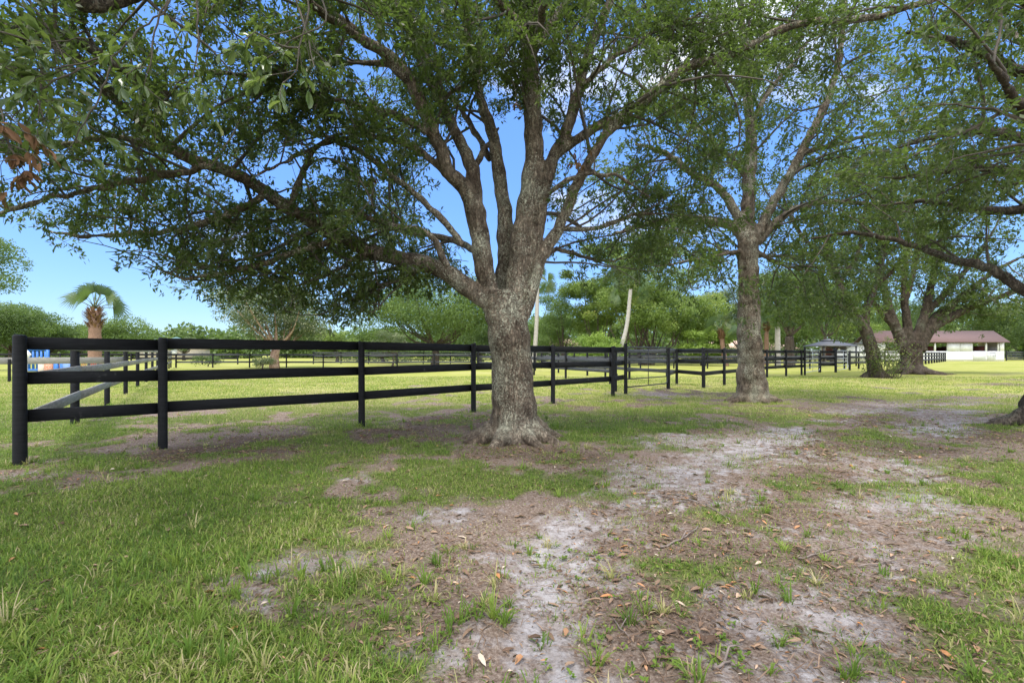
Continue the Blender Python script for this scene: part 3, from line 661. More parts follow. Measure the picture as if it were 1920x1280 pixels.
t.limb(PL(6.9, [(800, 500), (760, 520), (700, 540), (640, 550)]), [.045, .04, .03, .02], start=.05, dens=1.4)
# low left canopy, drooping
t.limb(PL(6.2, [(640, 450), (560, 470), (470, 500), (400, 515), (330, 520), (270, 490)]), [.055, .05, .045, .04, .03, .02], start=.1, dens=1.2)
t.limb(PL(6.0, [(500, 360), (430, 400), (340, 430), (240, 440), (150, 440), (80, 430)]), [.055, .05, .045, .035, .03, .02], start=.1, dens=1.35)
t.limb(PL(5.4, [(400, 310), (300, 330), (200, 350), (100, 370), (0, 400), (-100, 420)]), [.05, .045, .04, .035, .03, .02], start=.1, dens=1.3)
t.limb(PL(5.4, [(330, 285), (230, 260), (130, 270), (30, 280), (-80, 280)]), [.05, .045, .04, .03, .02], start=.1, dens=1.3)
t.limb(PL(7.2, [(830, 510), (770, 500, 7.6), (700, 510, 8), (620, 520, 8.4), (540, 510, 8.8)]), [.05, .045, .04, .03, .02], start=.1, dens=1.1)
t.limb(PL(7.2, [(905, 480), (850, 450, 7.6), (790, 440, 8.2), (720, 430, 8.8), (640, 440, 9.4)]), [.07, .06, .05, .04, .02], start=.1, dens=1.2)
t.limb(PL(7.5, [(990, 420), (1030, 400, 8), (1080, 420, 8.5), (1120, 450, 9)]), [.05, .045, .035, .02], start=.2, dens=1.2)
t.limb(PL(6.8, [(1020, 370), (1080, 330, 6.6), (1150, 330, 6.6), (1220, 370, 6.8)]), [.045, .04, .03, .02], start=.2, dens=1.0)
t.limb(PL(7.4, [(920, 300), (860, 200, 7.8), (800, 150, 8.4), (700, 120, 9)]), [.06, .05, .04, .02], start=.2)
t.limb(PL(6.8, [(1090, 160), (1150, 110), (1230, 60), (1320, 20, 6.5)]), [.05, .045, .035, .02], start=.1)
t.limb(PL(6.6, [(1000, 100), (1050, 20), (1120, -60), (1250, -120, 6)]), [.06, .05, .04, .02], start=.1)
t.limb(PL(6.6, [(992, 60), (930, 0, 6), (850, -60, 5.4), (760, -120, 4.8)]), [.06, .05, .04, .02], start=.1)
t.limb(PL(6.6, [(994, 140), (1010, 60, 6.2), (1030, -60, 5.2), (1030, -200, 4.2), (1040, -350, 3.4)]), [.06, .055, .05, .04, .02], start=.35, dens=1.2)
t.limb(PL(6.2, [(700, 90), (600, 20, 5.4), (480, -60, 4.8), (330, -120, 4.3)]), [.06, .05, .04, .02], start=.1)
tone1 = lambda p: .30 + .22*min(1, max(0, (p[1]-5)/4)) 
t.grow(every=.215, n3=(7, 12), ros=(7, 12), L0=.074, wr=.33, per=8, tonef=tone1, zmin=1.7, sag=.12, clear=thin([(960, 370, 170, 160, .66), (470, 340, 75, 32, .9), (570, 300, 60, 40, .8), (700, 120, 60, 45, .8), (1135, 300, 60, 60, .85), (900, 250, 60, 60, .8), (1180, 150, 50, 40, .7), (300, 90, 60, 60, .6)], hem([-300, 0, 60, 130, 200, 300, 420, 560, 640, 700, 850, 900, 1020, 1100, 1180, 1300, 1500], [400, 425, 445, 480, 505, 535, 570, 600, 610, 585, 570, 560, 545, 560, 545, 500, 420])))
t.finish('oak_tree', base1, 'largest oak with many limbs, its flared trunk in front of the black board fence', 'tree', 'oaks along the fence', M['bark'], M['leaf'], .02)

# --- second oak
t = Tree(5); Z = 12.5; base2 = np.array([P(1412, 752, 12.5)[0], 12.5, 0.])
t.limb([base2+(0, 0, -.1), P(1411, 735, Z), P(1408, 690, Z), P(1405, 620, Z), P(1404, 540, Z), P(1403, 480, Z), P(1403, 440, Z)], [.46, .4, .32, .29, .25, .25, .25], False, ns=18)
roots(t, base2, .30, 7, .5, .3, 6, .1)
t.limb(PL(Z, [(1395, 450), (1375, 425), (1340, 415), (1280, 411, 12.2), (1210, 420, 11.8), (1150, 440, 11.4)]), [.15, .13, .12, .1, .08, .04], start=.2, dens=.9)
t.limb(PL(Z, [(1395, 440), (1378, 395), (1345, 350), (1295, 322, 12.2), (1250, 290, 12), (1190, 270, 11.6)]), [.13, .12, .1, .09, .07, .04], start=.3)
t.limb(PL(Z, [(1403, 450), (1402, 380), (1407, 310), (1408, 240), (1402, 190), (1395, 110), (1390, 20), (1385, -100)]), [.2, .17, .155, .14, .12, .1, .08, .04], start=.3)
t.limb(PL(Z, [(1415, 450), (1447, 385), (1490, 312), (1517, 258), (1548, 195), (1570, 130), (1580, 55), (1590, -60)]), [.15, .12, .115, .11, .1, .085, .07, .03], start=.25)
t.limb(PL(Z, [(1420, 455), (1460, 412), (1500, 388), (1560, 378, 12.2), (1640, 385, 12), (1720, 400, 11.6)]), [.12, .1, .08, .07, .05, .03], start=.15, dens=1.1)
t.limb(PL(Z, [(1402, 335), (1370, 295), (1335, 268), (1290, 220), (1240, 190)]), [.09, .08, .06, .05, .03], start=.1)
t.limb(PL(Z, [(1500, 290), (1570, 270), (1650, 250, 12), (1750, 240, 11.5)]), [.07, .06, .05, .03], start=.1)
t.limb(PL(Z, [(1408, 230), (1450, 160), (1500, 100), (1550, 20)]), [.07, .06, .05, .03], start=.1)
t.limb(PL(Z, [(1400, 180), (1340, 120), (1280, 80), (1220, 30)]), [.07, .06, .05, .03], start=.1)
t.limb(PL(Z, [(1405, 470), (1430, 480, 13), (1470, 480, 13.8), (1530, 490, 14.5)]), [.07, .06, .05, .03], start=.1, dens=1.1)
t.limb(PL(Z, [(1400, 470), (1370, 475, 13), (1330, 470, 13.8), (1280, 480, 14.5)]), [.07, .06, .05, .03], start=.1, dens=1.1)
t.limb(PL(Z, [(1390, 470), (1340, 480, 12), (1290, 490, 11.6), (1230, 500, 11.2)]), [.06, .05, .04, .02], start=.1, dens=1.2)
t.limb(PL(Z, [(1415, 470), (1450, 490, 12.6), (1500, 505, 12.8), (1560, 510, 13)]), [.06, .05, .04, .02], start=.1, dens=1.2)
t.grow(every=.34, l2=(1.4, 3.0), l3=(.5, 1.2), n3=(7, 12), ros=(7, 12), per=6, L0=.115, wr=.36, tonef=lambda p: .34, zmin=2.5, spread=.08, clear=thin([(1405, 400, 50, 80, .7), (1340, 370, 50, 35, .5), (1470, 330, 40, 50, .5), (1240, 350, 50, 40, .6), (1545, 90, 45, 40, .5)], lambda p: False))
t.finish('oak_tree', base2, 'second oak, slimmer, with a tall bare trunk and wide forks, beyond the first gate', 'tree', 'oaks along the fence', M['bark'], M['leaf'], .03, sub=.04)

# --- right edge oak
t = Tree(8); base5 = np.array([9.42, 8.2, 0.])
t.limb([base5+(0, 0, -.1), base5+(.02, 0, .35), base5+(.12, 0, 1.0), base5+(.25, .05, 1.8), base5+(.3, .1, 2.5)], [.62, .5, .40, .34, .33], False, ns=18)
roots(t, base5, .44, 9, .5, .4, 9, .12)
top5 = base5+np.array([.3, .1, 2.3])
t.limb([top5, P(1990, 575, 8.6), P(1920, 545, 8.8), P(1860, 505, 9), P(1790, 487, 9.3), P(1700, 456, 9.8), P(1600, 437, 10.3), P(1520, 448, 10.8)], [.2, .12, .1, .09, .08, .065, .05, .03], start=.35, dens=.7)
t.limb([top5, P(2010, 480, 8.6), P(1960, 400, 8.8), P(1880, 395, 9), P(1820, 390, 9.2), P(1740, 378, 9.5), P(1650, 385, 10)], [.2, .13, .1, .085, .07, .05, .03], start=.3)
t.limb([top5, P(2010, 420, 8), P(1950, 345, 8), P(1900, 320, 8), P(1840, 314, 8), P(1760, 322, 8.2), P(1670, 335, 8.4)], [.2, .13, .1, .08, .07, .05, .03], start=.35)
t.limb([top5, P(2020, 350, 8), P(1960, 280, 8), P(1900, 255, 7.8), P(1840, 245, 7.6), P(1760, 255, 7.4), P(1680, 280, 7.2)], [.2, .13, .1, .08, .07, .05, .03], start=.35)
t.limb([top5, P(2020, 300, 8), P(1970, 180, 8), P(1880, 120, 7.8), P(1800, 80, 7.4), P(1700, 60, 7)], [.2, .13, .1, .08, .06, .03], start=.35)
t.limb([top5, P(2050, 300, 7.6), P(2020, 100, 7), P(1950, 20, 6.6), P(1880, -20, 6.2), P(1780, -60, 5.6)], [.2, .13, .1, .08, .06, .03], start=.4)
t.limb([top5, P(2040, 420, 7.2), P(2000, 300, 6.4), P(1950, 250, 5.8), P(1900, 180, 5.2), P(1850, 100, 4.6)], [.15, .11, .09, .07, .05, .03], start=.5, dens=1.0)
t.limb([top5, P(2080, 100, 7), P(2000, -150, 5.5), P(1900, -400, 4.2)], [.2, .13, .09, .03], start=.3)
t.limb([top5, P(2060, 330, 9), P(2000, 180, 10), P(1900, 60, 11), P(1800, -20, 12)], [.2, .14, .1, .07, .03], start=.3)
t.grow(every=.42, flat=np.array([1, 1, .45]), l2=(1.1, 2.4), l3=(.4, 1.0), n3=(6, 11), ros=(6, 11), per=7, L0=.09, wr=.36, tonef=lambda p: .34, zmin=2.6, spread=.06)
t.finish('oak_tree', base5, 'oak at the right edge, only its root flare and long low branches in view', 'tree', 'oaks along the fence', M['bark2'], M['leaf'], .03, sub=.04)

# --- oaks 3 and 4
t = Tree(13); Z = 24.7; b3 = np.array([P(1642, 708, Z)[0], Z, 0.])
t.limb([b3+(0, 0, -.1), P(1640, 690, Z), P(1634, 655, Z), P(1622, 618, Z), P(1605, 592, Z), P(1580, 550, Z), P(1560, 490, Z), P(1540, 420, Z), P(1530, 340, Z)], [.42, .34, .31, .28, .2, .2, .16, .12, .05], start=.55)
t.limb(PL(Z, [(1622, 620), (1625, 580), (1640, 540), (1655, 480), (1660, 410), (1665, 330)]), [.2, .17, .14, .12, .09, .05], start=.25)
t.limb(PL(Z, [(1640, 540), (1680, 500), (1720, 470), (1770, 450)]), [.14, .12, .08, .05], start=.1)
t.limb(PL(Z, [(1605, 592), (1560, 565), (1510, 545), (1470, 530)]), [.14, .12, .08, .05], start=.1)
t.limb(PL(Z, [(1575, 530), (1610, 470), (1620, 400), (1640, 300)]), [.12, .1, .08, .04], start=.1)
t.limb(PL(Z, [(1560, 490), (1510, 450), (1480, 400), (1460, 340)]), [.12, .1, .08, .04], start=.1)
roots(t, b3, .36, 6, .4, .3, 3, .14)
t.grow(every=.7, l2=(2.0, 4.2), l3=(.8, 2.0), n3=(7, 12), ros=(7, 12), per=8, L0=.17, wr=.42, tonef=lambda p: .3, zmin=3.0, spread=.15)
t.finish('oak_tree', b3, 'leaning twin-stemmed oak with leafy shoots round its dark trunk, left of the widest oak', 'tree', 'oaks along the fence', M['bark4'], M['leaf'])
t = Tree(17); Z = 29.5; b4 = np.array([P(1708, 700, Z)[0], Z, 0.])
t.limb([b4+(0, 0, -.1), P(1708, 685, Z), P(1708, 665, Z), P(1710, 640, Z)], [.75, .6, .54, .55], False, ns=18)
roots(t, b4, .5, 9, 1.3, .6, 5, .22)
for pts, rad, st in [
    ([(1698, 660), (1683, 622), (1665, 570), (1652, 500), (1645, 420)], [.5, .38, .28, .2, .08], .4),
    ([(1706, 650), (1700, 600), (1695, 540), (1700, 470), (1705, 380)], [.4, .3, .24, .18, .08], .35),
    ([(1712, 650), (1730, 600), (1745, 540), (1760, 470), (1775, 380)], [.4, .32, .26, .18, .08], .35),
    ([(1722, 655), (1745, 618), (1790, 590), (1840, 568), (1900, 548), (1960, 530)], [.5, .38, .32, .26, .2, .08], .3),
    ([(1720, 650), (1750, 600), (1785, 570), (1830, 535), (1880, 500), (1940, 470)], [.4, .34, .26, .2, .14, .08], .3),
    ([(1735, 590), (1790, 530), (1840, 470), (1880, 400)], [.26, .2, .14, .06], .2),
    ([(1683, 622), (1640, 570), (1600, 520), (1570, 470)], [.26, .2, .14, .06], .35),
    ([(1700, 560), (1720, 480), (1740, 400), (1790, 320)], [.2, .16, .12, .06], .2)]:
    t.limb(PL(Z, pts), [q*.78 for q in rad], start=st)
t.grow(every=.8, l2=(2.2, 4.6), l3=(.9, 2.2), n3=(7, 12), ros=(7, 12), per=8, L0=.18, wr=.42, tonef=lambda p: .28, zmin=3.6, spread=.16)
t.finish('oak_tree', b4, 'widest low-forking oak with spreading root flare, in front of the white barn', 'tree', 'oaks along the fence', M['bark4'], M['leaf'], .06, sub=.08)

# --- oak at the left, trunk outside the picture, with large near leaves in the top left corner
t = Tree(23); b6 = np.array([-5.4, 1.2, 0.])
t.limb([b6+(0, 0, -.1), b6+(0, 0, .4), b6+(.05, 0, 1.6), b6+(.15, .05, 2.6)], [.5, .36, .3, .28], False, ns=16)
roots(t, b6, .3, 7, .45, .3, 12, .1)
tp = b6+np.array([.15, .05, 2.5])
l1 = [tp, np.array([-4.4, 1.9, 3.6]), np.array([-3.4, 2.9, 4.1]), P(150, 5, 3.7), P(300, -30, 3.9), P(480, -60, 4.1), P(640, -90, 4.3)]
t.limb(l1, [.2, .14, .1, .07, .055, .04, .02], start=.25, dens=.9)
t.limb([tp, np.array([-4.7, 2.6, 3.2]), P(-60, 60, 4.4), P(130, 70, 4.6), P(260, 155, 4.8), P(330, 180, 5)], [.18, .12, .09, .06, .05, .03], start=.35)
t.limb([tp, np.array([-4.2, 1.0, 4.0]), np.array([-2.6, .6, 4.8]), np.array([-1.0, .2, 5.2]), np.array([.8, .1, 5.4]), np.array([2.6, .3, 5.3])], [.2, .15, .11, .08, .06, .03], start=.15, dens=1.1)  # unseen limb over the camera, added to shade the near ground
t.limb([tp, np.array([-4.0, .1, 4.2]), np.array([-2.4, -1.2, 4.8]), np.array([-.5, -2.2, 5.2]), np.array([1.5, -2.6, 5.2])], [.2, .15, .1, .07, .03], start=.15, dens=1.1)  # also unseen, reaching behind the camera, added for its shade
t.limb([tp, np.array([-5.0, 2.4, 4.0]), np.array([-4.4, 3.8, 4.8]), np.array([-3.6, 5.0, 5.2])], [.18, .12, .08, .03], start=.3)
t.limb([tp, np.array([-4.6, 1.6, 4.6]), np.array([-3.0, 2.0, 5.6]), np.array([-1.2, 2.6, 6.0]), np.array([.6, 3.0, 6.2])], [.18, .13, .1, .07, .03], start=.2, dens=1.1)  # high limb above the view, added as cover from the sun
t.grow(every=.28, l2=(.8, 1.7), l3=(.3, .7), n3=(5, 9), ros=(5, 9), per=7, L0=.075, wr=.36, tonef=lambda p: .35, zmin=2.6, spread=.05,
       clear=hem([-600, 0, 150, 400, 700, 1200], [390, 400, 330, 250, 120, 60]))
root6 = t.finish('oak_tree', b6, 'near oak overhanging the top left corner, its trunk out of frame', 'tree', 'oaks along the fence', M['bark2'], M['leaf'], .03)
# hanging sprays with big leaves
def spray(lines, Zs, seed, leafmat_, name, tone, ll=.075, nper=9, parent=root6, ends_only=.35, dead=False):
    if len(lines) > 1:
        for i, q in enumerate(lines): spray([q], Zs, seed*31+i, leafmat_, name, tone, ll, nper, parent, ends_only, dead)
        return
    r = np.random.default_rng(seed); m = MB(); lp = []; ld = []; tn = []
    for pts in lines:
        p, v = spline([P(*q) if len(q) > 2 else P(q[0], q[1], Zs) for q in pts], np.linspace(.0065, .0025, len(pts)), .05); p[1:-1] += r.normal(0, .005, p[1:-1].shape); m.tube(p, v, 5)
        for i in range(int(len(p)*ends_only), len(p), 2):
            if r.random() < .75:
                d0 = unit(unit(p[min(i+1, len(p)-1)]-p[i-1])+r.normal(0, .9, 3)); q = [p[i]]
                for k in range(4): d0 = unit(d0+r.normal(0, .2, 3)+np.array([0, 0, -.1])); q.append(q[-1]+d0*(.03+.05*r.random()))
                m.tube(q, np.linspace(.003, .0015, 5), 4)
                for k in range(nper): lp.append(q[r.integers(2, 5)]+r.normal(0, .006, 3)); ld.append(d0*.8+r.normal(0, .6, 3)+np.array([0, 0, -.9 if dead else -.3])); tn.append(tone+r.normal(0, .18))
        for k in range(nper+2): lp.append(p[-1]); ld.append(unit(p[-1]-p[-3])+r.normal(0, .6, 3)+np.array([0, 0, -.3])); tn.append(tone+r.normal(0, .2))
    lp = np.array(lp); n = len(lp); L_ = ll*(.6+.6*r.random(n))
    V, T, k = leaf_geo(lp, np.array(ld), r.normal(0, .5, (n, 3))+np.array([0, -.4, 1.0]), L_, L_*(.3+.14*r.random(n)), 1, .3)
    m.build('hanging_twigs', M['twig'], parent, smooth=True)
    npmesh(name, V, T, leafmat_, parent, attrs={'tint': np.repeat(np.clip(tn, 0, 1), k)})
spray([[(318, -40), (312, 15), (262, 55), (210, 105), (150, 128), (60, 140)], [(210, 105), (190, 180), (160, 230), (120, 290)], [(205, 108), (140, 122), (60, 130), (0, 122)],
       [(318, -10), (290, 60), (280, 120), (270, 160)], [(150, 128), (60, 180), (20, 230)], [(0, 60), (50, 75), (110, 80), (180, 70)], [(-40, 120), (20, 130), (60, 170), (90, 240)]], 2.9, 3, M['leaf_near'], 'leaf_sprays', .5, .095, 9)
spray([[(368, -30), (372, 60), (366, 130), (352, 175)], [(585, -20), (575, 50), (560, 90), (555, 130), (520, 180)], [(600, -10), (610, 40), (560, 70), (500, 110)], [(560, 90), (530, 90), (480, 60), (460, 90)]], 3.0, 4, M['leaf_near'], 'leaf_sprays', .55, .095, 9, ends_only=.5)
spray([[(-60, 150), (-10, 190), (10, 230), (25, 290)], [(-40, 180), (5, 240), (20, 280), (45, 320)], [(-40, 220), (10, 260), (40, 330)]], 2.7, 6, M['leaf_dead'], 'dead_leaf_spray', .4, .085, 9, ends_only=.2, dead=True)
# air plant on the long right-hand limb
def air_plant(c, label, sz, seed):
    r = np.random.default_rng(seed); V = []; T = []; n = 0; ti = []
    for k in range(70):
        a = r.random()*6.28; el = r.normal(.1, .5); d = np.array([math.cos(a)*math.cos(el), math.sin(a)*math.cos(el), math.sin(el)]); Lb = sz*(.6+.6*r.random()); sv = unit(np.cross(d, [0, 0, 1.0]))*.007
        q = [c, c+d*Lb*.5, c+d*Lb*.85+np.array([0, 0, -.2*Lb]), c+d*Lb+np.array([0, 0, -.45*Lb])]
        V += [q[0]-sv, q[0]+sv, q[1]+sv*.8, q[1]-sv*.8, q[2]+sv*.5, q[2]-sv*.5, q[3]]; T += [(n, n+1, n+2), (n, n+2, n+3), (n+3, n+2, n+4), (n+3, n+4, n+5), (n+5, n+4, n+6)]; n += 7; ti += [.3+.4*r.random()]*7
    tag(npmesh('air_plant', V, np.array(T), M['frond'], attrs={'tint': ti}), label, 'air plant')
air_plant(P(1866, 500, 9.0)+np.array([0, 0, .02]), 'spiky grey-green air plant growing on the low limb at the right edge', .3, 2)
# brown dead leaf clumps on the big oak
r1 = next(o for o in bpy.data.objects if o.name == 'oak_tree')
spray([[(1090, 250), (1088, 280), (1092, 310)], [(1092, 255), (1098, 280), (1085, 305)]], 6.6, 7, M['leaf_dead'], 'dead_leaf_spray', .3, .08, 5, parent=r1, dead=True)
spray([[(690, 285), (697, 310), (702, 335)], [(960, 150), (968, 175), (970, 195)]], 6.2, 9, M['leaf_dead'], 'dead_leaf_spray', .3, .08, 5, parent=r1, dead=True)

# ------------------------------------------------------------------ fences and gates
def post_mb(x, y, h, r, sq=False):
    m = MB(); n = 14
    z = [-.05, .0, h-.02, h-.006, h]; rr = [r*1.02, r*1.02, r*.97, r*.9, r*.7]
    m.tube([np.array([x+random.uniform(-.004, .004), y, q]) for q in z], rr, n); return m
def fence(name, posts, label, rails=(1.36, .95, .515), h=1.45, r=.055, bh=.145, side=1, skip=(), pm=None, rm=None, tall={}, hs=None, group='black board fences round the paddocks'):
    root = empty(name, (posts[0][0], posts[0][1], 0), label, 'fence', group)
    pm = pm or M['fence']; rm = rm or M['fence']
    for i, p in enumerate(posts):
        post_mb(p[0], p[1], tall.get(i, h+random.uniform(-.012, .012)), r*(1.15 if i == 0 else 1)).build('post', pm, root, smooth=True)
    for i in range(len(posts)-1):
        if i in skip: continue
        for z in rails:
            a = posts[i]; b = posts[i+1]; j = lambda: random.uniform(-.012, .012)
            MB().board((a[0], a[1], z+j()), (b[0], b[1], z+j()), bh, .028, off=side*(r+.016)).build('rail', rm, root)
    return root
def lerp(a, b, n): return [tuple(np.array(a)+(np.array(b)-np.array(a))*i/n) for i in range(n+1)]
g2 = lambda px, py: tuple(G(px, py)[:2])
A_posts = [g2(37, 868), g2(305, 838), g2(678, 800), g2(888, 772), g2(1037, 757), g2(1149, 744), g2(1173, 738)]
fence('board_fence', A_posts, 'nearest black three-board fence, from the corner post at the left edge to the first gate', side=-1, tall={6: 1.56}, r=.054)
gp = g2(1253, 729)
Bp = [(A_posts[0][0]-.03, A_posts[0][1]+.14)]+[(-7.67-2.05*i, 8.42+3.1*i) for i in range(12)]
fB = fence('board_fence', Bp[1:], 'weathered grey board fence running away from the left corner post', side=1, rm=M['fencegrey'])
for z in (1.36, .95, .515): MB().board((A_posts[0][0]-.13, A_posts[0][1]+.2, z), (*Bp[1], z), .145, .028, off=.07).build('rail', M['fencegrey'], fB)
far_l = Bp[-1]
fence('board_fence', lerp((far_l[0]+.4, 42.6), (-3.6, 42.4), 8), 'long low two-board fence at the far side of the left paddock, behind the paperbark', rails=(1.13, .5), h=1.22, side=-1, r=.06, rm=M['fencelit'])
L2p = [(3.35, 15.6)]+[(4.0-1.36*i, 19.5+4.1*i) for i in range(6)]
fence('board_fence', L2p, 'black board fence running back behind the big oak from the first gate', side=1, rm=M['fencelit'])
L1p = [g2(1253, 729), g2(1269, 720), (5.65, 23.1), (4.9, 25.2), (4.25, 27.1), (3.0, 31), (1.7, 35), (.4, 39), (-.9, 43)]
fence('board_fence', L1p, 'black board fence receding behind the first gate toward the house with pale roof', side=-1, rm=M['fencelit'])
Rp = [g2(1319, 727), g2(1358, 722), (10.0, 20.9), (11.6, 22.9), g2(1438, 708), g2(1474, 705), g2(1503, 703), g2(1509, 703)]
fR = fence('board_fence', Rp, 'black board fence passing behind the second oak, ending at the middle gate', side=-1, tall={7: 1.6})
for z in (1.36, .95, .515): MB().board((*g2(1269, 720), z), (*Rp[0], z), .145, .028, off=-.07).build('rail', M['fence'], fR)
Mp = [g2(1537, 698), g2(1567, 698)]
fence('board_fence', Mp, 'short black board fence panel between the middle and far gates', side=-1, r=.075, tall={1: 1.55})
Np = [g2(1593, 694), g2(1610, 691), (32.5, 43.5), (36.5, 47), (41, 50.5), (45.4, 53.6)]
fence('board_fence', Np, 'black board fence from the far gate to behind the leaning oak', side=-1, r=.065)
Jp = lerp((47.0, 55.0), (69.5, 77.0), 9)
fence('board_fence', Jp, 'black board fence beside the barn, right of the widest oak', side=1, r=.1, rm=M['fencelit'])
fence('board_fence', lerp((86.5, 84), (112, 84), 8), 'dark board fence right of the white barn', rails=(1.5, 1.1, .7, .3), h=1.7, bh=.2, side=-1, rm=M['fencelit'], r=.08)
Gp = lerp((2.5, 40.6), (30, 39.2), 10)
fence('board_fence', Gp, 'black board fence with rails coloured as sunlit, across the far side of the middle paddock', side=-1, rm=M['fencelit'], r=.06, bh=.17)
fence('board_fence', lerp((-24, 58), (42, 60), 20), 'thin distant board fence in front of the background trees', side=-1, rm=M['fencelit'], r=.06)
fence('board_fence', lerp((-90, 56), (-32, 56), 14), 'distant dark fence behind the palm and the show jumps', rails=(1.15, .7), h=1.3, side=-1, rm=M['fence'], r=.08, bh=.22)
Cp = [(-26.5, 20.4), (-22.1, 21.0), (-21.6, 21.9), (-20.2, 22.6), (-20.6, 24.1)]
fence('board_fence', [(-26.0, 20.6), (-22.1, 21.1), (-19.6, 23.2), (-19.8, 24.6)], 'low weathered grey fence at the left edge, in front of the show jumps', rails=(.93, ), h=1.0, bh=.3, side=-1, rm=M['fencegrey'])

def gate(name, a, b, label, mat_, h=1.2, z0=.2, nbar=6, vert=.5, round_end=1):
    a = np.array([*a, 0.]); b = np.array([*b, 0.]); root = empty(name, tuple(a), label, 'gate', 'tubular field gates')
    d = (b-a); L_ = np.linalg.norm(d); u = d/L_; Z_ = np.array([0, 0, 1.0]); q = lambda s, z: a+u*s+Z_*z; c = .14
    fr = MB(); pts = [q(.05, z0), q(L_-.05, z0)]
    loop = [q(.06, z0), q(L_-.06-c, z0), q(L_-.06-c*.3, z0+c*.3), q(L_-.06, z0+c), q(L_-.06, z0+h-c), q(L_-.06-c*.3, z0+h-c*.3), q(L_-.06-c, z0+h), q(.06+c, z0+h), q(.06+c*.3, z0+h-c*.3), q(.06, z0+h-c), q(.06, z0+c), q(.06, z0)]
    fr.tube(loop, .021, 8); fr.build('frame', mat_, root, smooth=True)
    for i in range(1, nbar-1):
        MB().tube([q(.06, z0+h*i/(nbar-1)), q(L_-.06, z0+h*i/(nbar-1))], .017, 8).build('bar', mat_, root, smooth=True)
    for s in ([vert] if isinstance(vert, float) else vert): MB().tube([q(L_*s, z0), q(L_*s, z0+h)], .012, 6).build('brace', mat_, root, smooth=True)
    for z in (z0+.15, z0+h-.15): MB().box(q(L_-.05, z-.02)-.02, q(L_-.0, z+.02)+.02).build('hinge', mat_, root)
gate('field_gate', A_posts[-1], gp, 'black tubular field gate between the nearest fence and the second oak', M['steel'], 1.24, .2)
gate('field_gate', g2(1509, 703), g2(1537, 698), 'grey tubular field gate left of the gazebo', M['galv'], 1.3, .15)
gate('field_gate', (g2(1567, 698)[0]+.05, g2(1567, 698)[1]), (24.9, 35.6), 'grey tubular field gate standing right of the gazebo by the leaning oak', M['galv'], 1.3, .15, vert=[.6])

